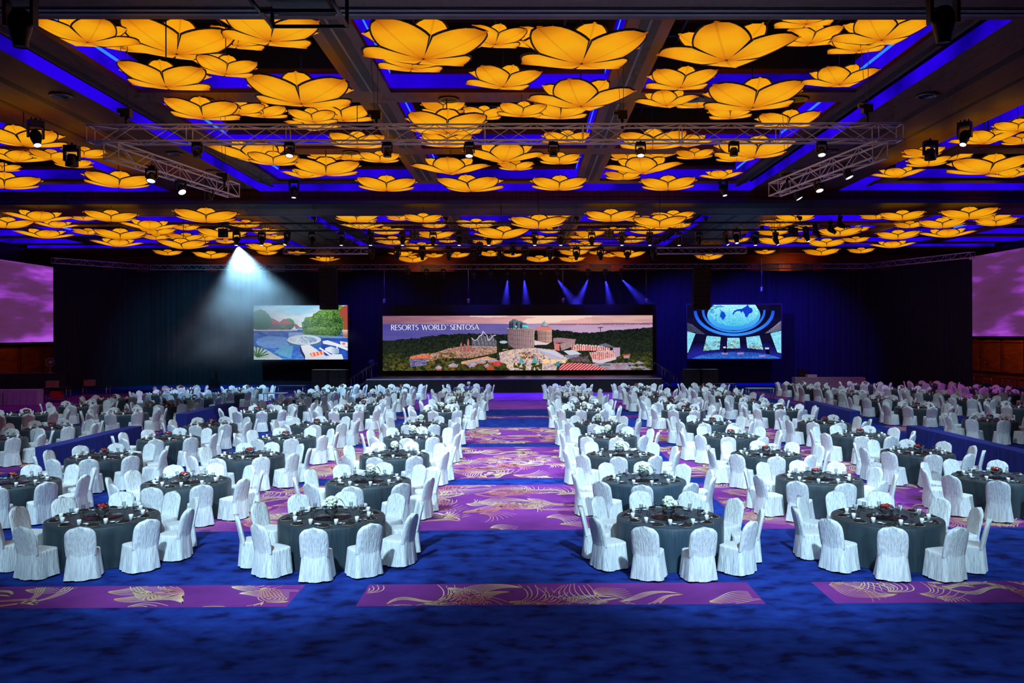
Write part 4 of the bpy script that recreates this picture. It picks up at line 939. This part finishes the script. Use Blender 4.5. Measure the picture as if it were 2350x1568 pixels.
v.poly([(252, 112), (258, 104), (282, 101), (284, 108), (262, 114)], (200, 44, 60), (230, 90, 90), N3); v.poly([(238, 123), (246, 107), (258, 123)], (220, 110, 60), (110, 50, 40), N3)
# bright plaza and glass roofs
rg([(266, 84), (300, 76), (350, 73), (394, 78), (424, 96), (424, 104), (400, 112), (398, 124), (292, 124), (270, 104)], (150, 116, 130), (255, 240, 232)); v.put((V > 76) & (V < 118) & (U > 272) & (U < 400) & (N3 > .66), (255, 206, 130), al=.8); v.put((V > 84) & (V < 122) & (U > 280) & (U < 420) & (N3 < .27), (96, 70, 84), al=.8); v.put((V > 82) & (V < 98) & (U > 312) & (U < 356) & (N2 > .48), (200, 130, 60), (70, 50, 30), N3); v.put((V > 100) & (U > 366) & (U < 420) & (V < 108) & (N2 > .4), (255, 216, 150))
v.poly([(352, 75), (394, 80), (424, 100), (384, 98), (370, 86)], (210, 206, 228)); [v.line([(352 + 6 * k, 75 + 2.2 * k), (384 + 3.6 * k, 98 + .2 * k)], .3, (150, 140, 176)) for k in range(11)]
v.poly([(414, 80), (440, 78), (456, 88), (428, 90)], (206, 210, 226)); v.poly([(418, 90), (452, 89), (448, 98), (424, 99)], (90, 90, 120), (180, 170, 190), N3)
for x, y in ((318, 108), (348, 108)): v.poly([(x - 7, y), (x, y - 16), (x + 7, y)], (64, 140, 150), (110, 186, 190), N3)
v.poly([(398, 106), (406, 103), (406, 115), (394, 114)], (72, 140, 152))
v.put((V > 108) & (N2 > .46) & (((U > 300) & (U < 328)) | ((U > 340) & (U < 366)) | ((U > 168) & (U < 232) & (V > 115)) | ((U > 270) & (U < 284))), (24, 34, 20), (110, 110, 40), N3)
# hotels
v.poly([(286, 29), (349, 28), (347, 72), (332, 75), (300, 74), (287, 64)], (120, 92, 104), (176, 146, 146), (U - 286) / 60)
for k in range(14): v.line([(288 + 4.3 * k, 31), (288.6 + 4.2 * k, 72)], .45, (76, 54, 68), .7)
for k in range(16): v.line([(288, 32 + 2.6 * k), (348, 31.5 + 2.6 * k)], .3, (206, 186, 170), .35)
v.poly([(286, 28), (349, 27), (349, 29.5), (286, 30.5)], (190, 164, 168))
for x0, x1, tp in ((289, 300, 11), (294, 312, 8), (304, 324, 12), (314, 334, 16)): v.poly([(x0, 29), (x0 + 1, tp + 4), (x0 + 4, tp), (x1 - 4, tp + .5), (x1 - 1, tp + 4), (x1, 29)], (70, 78, 92), (142, 152, 164), (U - x0) / (x1 - x0)); v.put(v.ell(x0 + 3.5, 23, 2, 8) < 1, (24, 44, 66), al=.8)
for x, y in ((306, 25), (323, 24), (328, 24), (332, 25)): v.put(v.ell(x, y, 2.2, 2.6) < 1, (90, 236, 244))
v.poly([(354, 32), (388, 31), (388, 60), (380, 64), (356, 58)], (150, 116, 116), (226, 186, 164), (U - 352) / 36)
for k in range(8): v.line([(356 + 4.2 * k, 36), (356 + 4.2 * k, 61)], .5, (96, 66, 76), .8)
for k in range(10): v.line([(355, 36 + 2.6 * k), (388, 36 + 2.6 * k)], .3, (110, 80, 86), .6)
v.poly([(354, 29), (361, 26), (382, 25), (388, 29), (388, 34), (354, 34)], (226, 128, 118)); v.poly([(362, 26), (371, 12), (381, 26)], (150, 100, 106)); v.put((v.ell(371, 21, 6, 7.5) < 1) & (V < 24), (110, 140, 160), (190, 206, 216), (U - 365) / 12); v.line([(371, 16), (371, 11)], .4, (150, 150, 170))
v.poly([(348, 56), (382, 64), (376, 66), (348, 67)], (232, 206, 212))
v.poly([(391, 52), (402, 50), (443, 54), (442, 60), (392, 62)], (200, 140, 150), (140, 110, 130), N3); v.poly([(393, 62), (406, 64), (406, 80), (394, 78)], (204, 104, 108), (230, 150, 140), N3); v.poly([(406, 64), (440, 56), (442, 68), (410, 80)], (150, 122, 130), (190, 160, 154), N3)
def curvy(pts_t, pts_b, n):
    m = v.pm(pts_t + pts_b[::-1]); v.put(m, (176, 66, 76), (224, 110, 106), N2); v.put(m & (np.sin(U * 1.25 * n) > .35), (238, 206, 206)); v.put(m & (N3 > .72), (255, 226, 180))
curvy([(433, 68), (446, 66), (500, 70), (522, 74)], [(434, 78), (448, 80), (500, 80), (520, 82)], 1.0); curvy([(474, 84), (490, 82), (520, 82), (536, 78)], [(480, 98), (494, 102), (520, 100), (536, 94)], 1.1)
v.poly([(480, 98), (494, 102), (536, 94), (536, 100), (500, 110), (482, 106)], (220, 200, 214)); v.poly([(528, 74), (545, 73), (545, 92), (534, 96)], (190, 160, 186)); v.poly([(498, 66), (512, 63), (532, 72), (546, 74), (500, 71)], (110, 104, 130))
for k in range(9): v.put(v.ell(447 + 7 * k, 66 + k * .5, 2.4, 1.6) < 1, (200, 200, 214)); v.put(v.ell(492 + 5 * k, 82 - k * .2, 2, 1.5) < 1, (206, 206, 220))
v.poly([(430, 96), (470, 92), (476, 106), (434, 104)], (36, 30, 44), (150, 120, 130), N3); v.poly([(440, 110), (560, 108), (570, 124), (440, 124)], (120, 96, 120), (206, 180, 196), N2); v.poly([(494, 112), (524, 111), (522, 114), (496, 115)], (40, 110, 110))
m = v.pm([(402, 124), (410, 112), (424, 108), (450, 108), (480, 112), (506, 118), (514, 124)]); v.put(m, (150, 24, 56), (214, 60, 80), N3); v.put(m & (np.sin((U + V * 1.3) * .8) > .45), (250, 190, 186))
v.poly([(552, 90), (568, 89), (566, 98), (554, 98)], (170, 150, 150)); v.poly([(550, 89), (570, 88), (568, 91), (552, 92)], (190, 84, 64))
for x, y in ((566, 108), (588, 106), (572, 116), (592, 116), (604, 122)): v.poly([(x - 10, y + 3), (x, y - 2), (x + 14, y + 2), (x + 6, y + 5)], (120, 116, 146), (180, 170, 196), N2)
main, mw, mh = led_screen('wide LED screen above the stage showing an island resort panorama with white lettering', 878, 1498, 725.5, 849, 66.4, v, .95)
# lettering: pen-stroke capitals with thick uprights and thin crossings
def arc(cx, cy, rx, ry, a0, a1, n=12): return [(cx + rx * math.cos(math.radians(a0 + (a1 - a0) * k / n)), cy + ry * math.sin(math.radians(a0 + (a1 - a0) * k / n))) for k in range(n + 1)]
GL = {'R': (.56, [[(.1, 0), (.1, 1)], [(.1, .96)] + arc(.2, .74, .25, .23, 90, -90) + [(.1, .5)], [(.26, .5), (.52, 0)]]),
      'E': (.48, [[(.1, 0), (.1, 1)], [(.1, .96), (.44, .96)], [(.1, .51), (.4, .51)], [(.1, .04), (.45, .04)]]),
      'S': (.5, [arc(.25, .73, .17, .24, 45, 180) + [(.12, .6), (.34, .44)] + arc(.23, .26, .19, .23, 30, -140)]),
      'O': (.86, [arc(.42, .5, .35, .48, 0, 360, 28)]), 'T': (.56, [[(.28, 0), (.28, 1)], [(.01, .96), (.55, .96)]]),
      'W': (.92, [[(.04, 1), (.27, 0)], [(.27, 0), (.46, .92)], [(.46, .92), (.67, 0)], [(.67, 0), (.88, 1)]]), 'L': (.46, [[(.1, 0), (.1, 1)], [(.1, .04), (.44, .04)]]),
      'D': (.74, [[(.1, 0), (.1, 1)], [(.1, .96), (.25, .96)] + arc(.28, .5, .36, .46, 90, -90) + [(.1, .04)]]), 'N': (.74, [[(.1, 0), (.1, 1)], [(.1, .98), (.64, .02)], [(.64, 0), (.64, 1)]]),
      'A': (.68, [[(.02, 0), (.33, .98)], [(.33, .98), (.64, 0)], [(.14, .33), (.53, .33)]]), 'M': (.9, [[(.1, 0), (.14, 1)], [(.14, 1), (.45, 0)], [(.45, 0), (.76, 1)], [(.76, 1), (.8, 0)]])}
def word(b, txt, u0, u1, v0, v1):
    L = sum(GL[c][0] for c in txt); sx = (u1 - u0) / L; sy = v1 - v0; u = u0
    for c in txt:
        for st in GL[c][1]:
            for (x0, y0), (x1, y1) in zip(st, st[1:]):
                dx, dy = (x1 - x0) * sx, (y1 - y0) * sy; l = math.hypot(dx, dy) or 1; th = .055 + .075 * abs(dy / l) ** 1.5
                if c in 'WNAM' and (x1 - x0) * (y1 - y0) > 0 : th = .06
                th *= sy * .5; nx, ny = -dy / l * th, dx / l * th; ex, ey = dx / l * th * .3, dy / l * th * .3
                pt = lambda x, y, s, q: (-mw + (u + x * sx + nx * s + ex * q) * 2 * mw / 620, -.03, mh - (v1 - y * sy - ny * s - ey * q) * mh / 124)
                b.quad(pt(x0, y0, -1, -1), pt(x1, y1, -1, 1), pt(x1, y1, 1, 1), pt(x0, y0, 1, -1))
        u += GL[c][0] * sx
b = MB(); word(b, 'RESORTS', 18.9, 82.8, 20, 32); word(b, 'WORLD', 89.6, 145.8, 20, 31.8); word(b, 'SENTOSA', 154.4, 221, 19.8, 31.6); word(b, 'TM', 146.5, 151.2, 19.6, 22.2)
lt = b.build('lettering', emis('white_screen_lettering', (246, 244, 250), 1.0, True), main); lt['label'] = 'white capital lettering'
b = MB(); b.box((-mw - .35, .31, -.38), (mw + .35, .6, mh + .9)); b.build('surround', M['black'], main)
# --- left screen: hotel pool
v = Cv(216, 124, 1.5); U, V = v.U, v.V; N1 = v.nz(40, 14, 11); N2 = v.nz(6, 5, 12); N3 = v.nz(2.6, 2.2, 13, 2); N4 = v.nz(9, 2.2, 14)
v.put(V < 200, (150, 206, 236), (250, 252, 252), V / 50 + (N1 - .5) * 1.3 + np.abs(U - 110) / 300)
v.put(V > 55, (24, 60, 168), (96, 160, 226), N4 + (V - 100) / 130); v.put((V > 55) & (V < 68) & (N1 > .3), (32, 44, 150), (150, 180, 230), N4, al=.7); v.put(v.ell(46, 84, 40, 14) < 1, (120, 180, 232), (200, 226, 246), N3, al=.5); v.put((V > 62) & (V < 78) & (U > 80) & (U < 118), (190, 210, 236), al=.6)
tr = lambda x, y, rx, ry, se=0: v.put(v.ell(x, y, rx, ry) < .75 + .5 * N2, (18, 52, 24), (140, 190, 90), N3 * .9 + (y - V) / (ry * 3.5) + .05)
tr(80, 43, 14, 13); v.poly([(36, 38), (41, 28), (60, 38), (70, 30), (86, 40), (86, 43), (38, 42)], (186, 82, 72), (210, 110, 96), N2); v.poly([(38, 42), (77, 42), (77, 56), (36, 56)], (176, 112, 104), (110, 66, 64), N3); v.poly([(43, 46), (53, 46), (53, 55), (43, 55)], (96, 90, 100)); tr(66, 50, 8, 7); tr(14, 34, 22, 26); tr(28, 38, 14, 20); v.put((V > 55) & (V < 58) & (U < 100), (230, 236, 240), al=.8)
v.poly([(90, 40), (100, 44), (108, 52), (96, 52)], (176, 80, 66)); v.poly([(96, 50), (118, 50), (118, 54), (96, 54)], (110, 140, 160)); tr(140, 46, 30, 22); tr(172, 40, 40, 34); tr(150, 62, 40, 14); tr(196, 20, 16, 22)
v.poly([(196, 14), (206, 2), (216, 0), (216, 74), (208, 58), (206, 30), (198, 22)], (136, 58, 44), (196, 96, 74), (np.sin(U * 1.4) + 1) / 2); v.poly([(203, 56), (216, 56), (216, 76), (206, 70)], (216, 190, 176), (170, 70, 50), (V - 58) / 16)
v.poly([(110, 66), (216, 72), (216, 77), (150, 74), (110, 68)], (110, 150, 176)); v.put((V > 75) & (U > 155), (22, 52, 150), (60, 110, 210), N4)
e = v.ell(116, 79, 39, 11.5); v.put((v.ell(116, 83, 39, 11.5) < 1), (70, 110, 146)); v.put(e < 1, (206, 222, 234)); v.put(v.ell(114, 79.5, 31, 8) < 1, (60, 100, 160), (226, 238, 246), N3 + .25 - (U - 110) / 120)
for k in range(3): v.poly([(70 + 8 * k - 4, 92), (78 + 8 * k - 3, 92), (56 + 12 * k + 6, 122 - 4 * (2 - k)), (47 + 11 * k, 116 - 4 * (2 - k))], (104, 176, 206), al=.75)
v.poly([(0, 94), (26, 100), (66, 122), (66, 124), (0, 124)], (150, 170, 190), (196, 204, 210), N2)
for a in (-.9, -.5, -.1, .3, .65, 1.0, 1.3): v.line([(8, 118), (8 + 26 * math.sin(a), 118 - 24 * math.cos(a))], 1.3, (44, 96, 40)); v.line([(9, 119), (9 + 22 * math.sin(a + .2), 119 - 18 * math.cos(a + .2))], .8, (110, 160, 80))
v.poly([(108, 92), (128, 90), (166, 116), (200, 112), (206, 124), (118, 124)], (232, 236, 242), (196, 206, 220), (V - 92) / 40); v.poly([(106, 93), (118, 116), (118, 124), (106, 104)], (46, 40, 80)); v.line([(152, 98), (176, 114)], 1.6, (240, 244, 248)); v.poly([(180, 112), (202, 112), (206, 122), (168, 124)], (220, 228, 236))
v.poly([(128, 110), (158, 104), (161, 112), (134, 118)], (246, 110, 72)); [v.poly([(132 + 8 * k, 109.5 - 1.6 * k), (135 + 8 * k, 109 - 1.6 * k), (138 + 8 * k, 116 - 1.5 * k), (135 + 8 * k, 117 - 1.5 * k)], (250, 206, 186)) for k in range(4)]
v.poly([(158, 82), (170, 80), (200, 90), (216, 98), (216, 104), (190, 94), (160, 88)], (230, 236, 242)); v.poly([(198, 82), (216, 85), (216, 96), (200, 91)], (224, 230, 238)); v.put(v.ell(207, 88, 4, 3) < 1, (240, 130, 84)); v.poly([(164, 98), (178, 94), (196, 100), (196, 110), (182, 112), (164, 104)], (224, 232, 240), (150, 180, 214), (U - 176) / 14); v.line([(190, 88), (192, 99)], 1.3, (236, 240, 246))
led_screen('left LED screen showing a hotel swimming pool with white loungers', 582, 798, 701.5, 825, 70, v, 1.0)
# --- right screen: round aquarium hall
v = Cv(216, 124, 1.5); U, V = v.U, v.V; N1 = v.nz(30, 20, 21); N2 = v.nz(6, 4, 22); N3 = v.nz(2.6, 2, 23, 2)
v.put(V < 200, (14, 10, 44), (20, 18, 60), N1)
v.put((V < 30) & ((U < 30) | (U > 190)), (10, 8, 40), al=.6)
for k in range(8):
    y = 42 + k * 3; v.line([(0, y), (12 + k * 4, y + 4)], .6, (90, 96, 130)); v.line([(216, y - 4), (208 - k * 4, y + 2)], .6, (150, 150, 180))
for (rx, ry, cx, cy, c0, c1) in ((93, 58, 108, 14, (30, 80, 230), (60, 150, 250)), (86, 54, 108, 12, (12, 8, 40), (14, 10, 46)), (73, 50, 107, 14, (34, 100, 236), (60, 150, 250)), (68, 48, 107, 12, (12, 8, 40), (14, 10, 46))): v.put((v.ell(cx, cy, rx, ry) < 1) & (V > 12 + (rx > 80) * 2), c0, c1, (V - 14) / 60)
v.put(v.ell(107, 24, 61, 35) < 1, (50, 150, 240), (110, 214, 250), (40 - V) / 50 + .4); v.put((v.ell(108, 16, 55, 33) < 1), (70, 190, 236), (176, 250, 255), N3 * .9 + (20 - V) / 60 + .1); v.put((v.ell(108, 16, 55, 33) < 1) & (np.abs(U - 68) < 18) & (N2 > .56), (40, 130, 210), al=.7)
v.poly([(75, 25), (80, 14), (86, 18), (89, 25), (86, 31), (81, 35)], (24, 70, 204)); v.poly([(104, 20), (108, 14), (114, 11), (126, 9), (136, 3), (139, -1), (143, 6), (149, 8), (151, 14), (148, 19), (142, 21), (138, 29), (134, 28), (131, 20), (128, 15), (124, 19), (122, 15), (114, 15), (109, 18), (106, 24)], (20, 62, 206))
v.put(V > 84, (10, 8, 40), (34, 34, 150), (V - 84) / 34 + (N1 - .5) * .7); v.put((v.ell(112, 132, 108, 24) < 1), (24, 50, 150), (60, 130, 226), N3 + (V - 116) / 30)
for x in (86, 122, 172): v.put(v.ell(x, 112 + (x > 150) * 6, 8, 2.2) < 1, (190, 140, 190), al=.8)
def win(p, f=.5): v.poly([(x + (1.5 if k in (1, 2) else -1.5), y + (1.5 if k > 1 else -1.5)) for k, (x, y) in enumerate(p)], (8, 8, 36)); v.put(v.pm(p), (70, 180, 226), (180, 244, 250), N3 + .1); v.put(v.pm(p) & (N2 > .5) & (V > f), (40, 80, 110), (226, 236, 200), N3)
win([(45, 71), (77, 74), (74, 103), (36, 106)], 84); win([(92, 76), (120, 76), (122, 101), (91, 101)], 82); win([(135, 75), (166, 71), (175, 104), (138, 100)], 88); win([(0, 61), (19, 66), (2, 110), (0, 110)], 200); win([(191, 66), (216, 60), (216, 112), (207, 110)], 200)
for x, y, w in ((85, 97, 6), (181, 100, 9)): v.poly([(x - 3, y), (x + w, y), (x + w - 1, y + 14), (x, y + 14)], (10, 8, 30)); v.poly([(x - 2, y - 1), (x + w - 2, y - 1), (x + w - 2, y + 3), (x - 2, y + 3)], (200, 206, 240))
led_screen('right LED screen showing a round aquarium hall with a shark overhead', 1577, 1793, 700, 823, 70, v, 1.0)
# side projection screens on the two walls
def proj(label, x, y0, y1, z0, z1, s, seed):
    m = bpy.data.materials.new('projected_light'); m.use_nodes = True; t = m.node_tree; t.nodes.clear(); o = t.nodes.new('ShaderNodeOutputMaterial'); e = t.nodes.new('ShaderNodeEmission')
    n = noise_node(t, .24, 3, stretch=(1, .6, 3.2), rough=.45); t.nodes['Mapping'].inputs['Location'].default_value = (0, seed, seed * .7); r = ramp(t, n.outputs['Fac'], [(.25, (84, 44, 76)), (.5, (98, 48, 104)), (.6, (142, 60, 176)), (.7, (190, 84, 232)), (.8, (120, 130, 230))])
    t.links.new(r.outputs[0], e.inputs[0]); e.inputs[1].default_value = .9; t.links.new(e.outputs[0], o.inputs[0]); m.cycles.emission_sampling = 'NONE'
    q = thing('projection_screen', label, 'screen', (x, (y0 + y1) / 2, z0)); h = (y1 - y0) / 2; b = MB(); b.box((-.05, -h, 0), (.05, h, z1 - z0)); b.build('backing', M['black'], q)
    b = MB(); X = s * .056; pts = [(X, -h + .1, .1), (X, h - .1, .1), (X, h - .1, z1 - z0 - .1), (X, -h + .1, z1 - z0 - .1)]; b.poly(pts if s < 0 else pts); b.build('screen_surface', m, q)
proj('wall projection screen with purple and pale blue light at the left wall', XL + .25, 58.0, 72.2, 3.65, 10.3, 1, 3); proj('wall projection screen with purple light at the right wall', XR - .25, 57.0, 72.0, 3.9, 11.0, -1, 8)
# ------------------------------------------------------------------ light
wd = bpy.data.worlds.new('world'); S.world = wd; wd.use_nodes = True
wd.node_tree.nodes['Background'].inputs[0].default_value = (0, 0, 0, 1)
def spot(name, loc, target, power, cone, col, blend=.6, rad=.2):
    l = bpy.data.lights.new(name, 'SPOT'); l.energy = power; l.spot_size = math.radians(cone); l.spot_blend = blend; l.color = lin(col); l.shadow_soft_size = rad
    o = bpy.data.objects.new(name, l); C.objects.link(o); o.location = loc; d = Vector(target) - Vector(loc); o.rotation_euler = d.to_track_quat('-Z', 'Y').to_euler(); return o
WH = (196, 234, 255)
# added fill spots: unseen rows below the ceiling without fixtures, angled up the hall
for y, dy, pw, cn, ks in ((4, 6.5, .32, 80, (-9, 0, 9)), (5.5, 12.5, 2.3, 46, (-13, -4.5, 4, 12)), (17.2, 5.5, 1.15, 76, (-13, -4.5, 4, 12)), (25.5, 5.5, 1.05, 78, (-12.6, -4.7, 3, 12)), (34, 5.5, 1.1, 84, (-20, -9, -.5, 8, 19)), (47.0, 5.0, .78, 78, (-21, -10, -.5, 9, 20)), (55.5, 2, .55, 78, (-20, -8, 6, 19))):
    for x in ks:
        f = 1.0 if abs(x) < 11 else .7 if abs(x) < 16 else .42
        spot('hall_fill', (x, y, 9.7), (x * .98, y + dy, 0), 4800 * pw * f, cn, WH, .8, .25)
# moving heads of the near centre truss, lit
for px, tx, ty in ((665, -3, 27), (1077, -2, 25), (1470, 3, 25), (1885, 8, 28)):
    v = P(px, 358, 20.9); spot('moving_head_beam', (v.x, v.y, v.z - .25), (tx, ty, 0), 2200, 50, WH, .5, .12)
# purple wash on the far side bays
spot('purple_wash', (-24, 44, 10.6), (-30, 58, 0), 2600, 90, (190, 90, 220), .8, .3); spot('purple_wash', (26, 44, 10.6), (31, 58, 0), 2600, 90, (190, 90, 220), .8, .3)
# warm spots added to brighten the wood walls, no fixtures there
for s, x, xw in ((1, 33, 39), (-1, -37, -41)): spot('wall_fill', (x, 62, 9.0), (xw, 68, 2.0), 2200 if s > 0 else 900, 95, (255, 150, 70), .9, .3)
for x in (-26, -9, 7, 24): spot('wall_fill', (x, 73.4, 10.2), (x, 76, 10.9), 260, 130, (255, 140, 60), .9, .3)
# blue wash on the drape and the stage
spot('teal_wash', (-24, 62, 9.4), (-26, 71.5, 3.0), 9000, 95, (60, 150, 190), .9, .3)
for x, z, tx, pw in ((12, 9.6, 13.5, 8000), (17, 9.6, 20, 9000), (23, 9.6, 24, 4500), (-14, 9.6, -13, 2600), (6, 9.6, 7, 1600), (-4, 9.6, -4, 1300)):
    spot('blue_wash', (x, 64.5, z), (tx, 71.5, 4.2), pw, 80, (52, 40, 255), .9, .3)
for x in (-6, -.5, 4): spot('blue_stage_beam', (x, 69.5, 9.6), (x * .9, 62.0, .9), 24000, 48, (70, 30, 255), .7, .15)
# smoke lit by the white head on the far truss, and the blue beams above the stage
def haze(label, apex, aim, length, half, dens, noise_s=None, aniso=.3):
    # soft-edged smoke in a beam: thins out towards the edge of the cone and with distance from the lamp
    m = bpy.data.materials.new('haze'); m.use_nodes = True; t = m.node_tree; t.nodes.clear(); N, L = t.nodes, t.links
    o = N.new('ShaderNodeOutputMaterial'); v = N.new('ShaderNodeVolumeScatter'); v.inputs['Anisotropy'].default_value = aniso
    tc = N.new('ShaderNodeTexCoord'); sx = N.new('ShaderNodeSeparateXYZ'); L.new(tc.outputs['Object'], sx.inputs[0])
    def mth(op, a, b=None, cl=False):
        n = N.new('ShaderNodeMath'); n.operation = op; n.use_clamp = cl
        for k, q in enumerate((a, b)):
            if q is None: continue
            if isinstance(q, (int, float)): n.inputs[k].default_value = q
            else: L.new(q, n.inputs[k])
        return n.outputs[0]
    x2 = mth('MULTIPLY', sx.outputs[0], sx.outputs[0]); y2 = mth('MULTIPLY', sx.outputs[1], sx.outputs[1]); r = mth('SQRT', mth('ADD', x2, y2)); dp = mth('MULTIPLY', sx.outputs[2], -1.0)
    cone_r = mth('MULTIPLY_ADD', dp, math.tan(half)); N[cone_r.node.name].inputs[2].default_value = .08
    rad = mth('SUBTRACT', 1.0, mth('DIVIDE', r, cone_r), True); rad = mth('MULTIPLY', rad, rad) if noise_s else rad
    ax = mth('SUBTRACT', 1.0, mth('DIVIDE', dp, length), True)
    d = mth('MULTIPLY', mth('MULTIPLY', rad, ax), dens)
    if noise_s:
        n = noise_node(t, noise_s, 3); mr = N.new('ShaderNodeMapRange'); mr.inputs['From Min'].default_value = .38; mr.inputs['From Max'].default_value = .66; mr.inputs['To Min'].default_value = .15; mr.inputs['To Max'].default_value = 1.7
        L.new(n.outputs['Fac'], mr.inputs[0]); d = mth('MULTIPLY', d, mr.outputs[0])
    L.new(d, v.inputs['Density']); L.new(v.outputs[0], o.inputs['Volume'])
    b = MB(); b.tube((0, 0, .02), (0, 0, -length), .1, 20, 0, .1 + length * math.tan(half)); ob = b.build('haze', m, label=label, cat='haze', kind='stuff')
    ob.location = apex; ob.rotation_euler = (Vector(aim) - Vector(apex)).to_track_quat('-Z', 'Y').to_euler()
fl = P(547, 566, 44.6)
haze('white smoke lit below the bright moving head of the far truss', fl, fl + Vector((.35, .6, -4)), 6.2, math.radians(48), 1.9, .5)
spot('smoke_beam', tuple(fl), (fl.x + .3, fl.y + 2.0, fl.z - 4), 14000, 92, (150, 216, 255), .9, .06)
BX = [1165, 1203, 1279, 1350, 1389, 1427]
for x, tx, ty in ((1165, 1160, 700), (1203, 1208, 700), (1279, 1330, 712), (1350, 1318, 712), (1389, 1405, 716), (1427, 1488, 705)):
    a = P(x, 641, 70.5); c = P(tx, ty, 70.2)
    haze('thin blue smoke in a beam from the drape truss, %s from the left' % ORD[1 + BX.index(x)], a, c, (c - a).length * 1.25, math.radians(11), .9, None, .5)
    spot('blue_beam', tuple(a), tuple(c), 3500, 26, (50, 50, 255), .5, .05)
vs = S.view_settings; vs.view_transform = 'Standard'; vs.look = 'None'; vs.exposure = 0; vs.gamma = 1
S.display_settings.display_device = 'sRGB'
cy = S.cycles
cy.max_bounces = 5; cy.diffuse_bounces = 2; cy.glossy_bounces = 2; cy.transmission_bounces = 2; cy.transparent_max_bounces = 12; cy.volume_bounces = 0
cy.sample_clamp_indirect = 3; cy.sample_clamp_direct = 0; cy.caustics_reflective = False; cy.caustics_refractive = False
cy.use_adaptive_sampling = True; cy.adaptive_threshold = .04; cy.adaptive_min_samples = 12; cy.use_denoising = True
cy.volume_step_rate = 3; cy.volume_max_steps = 64
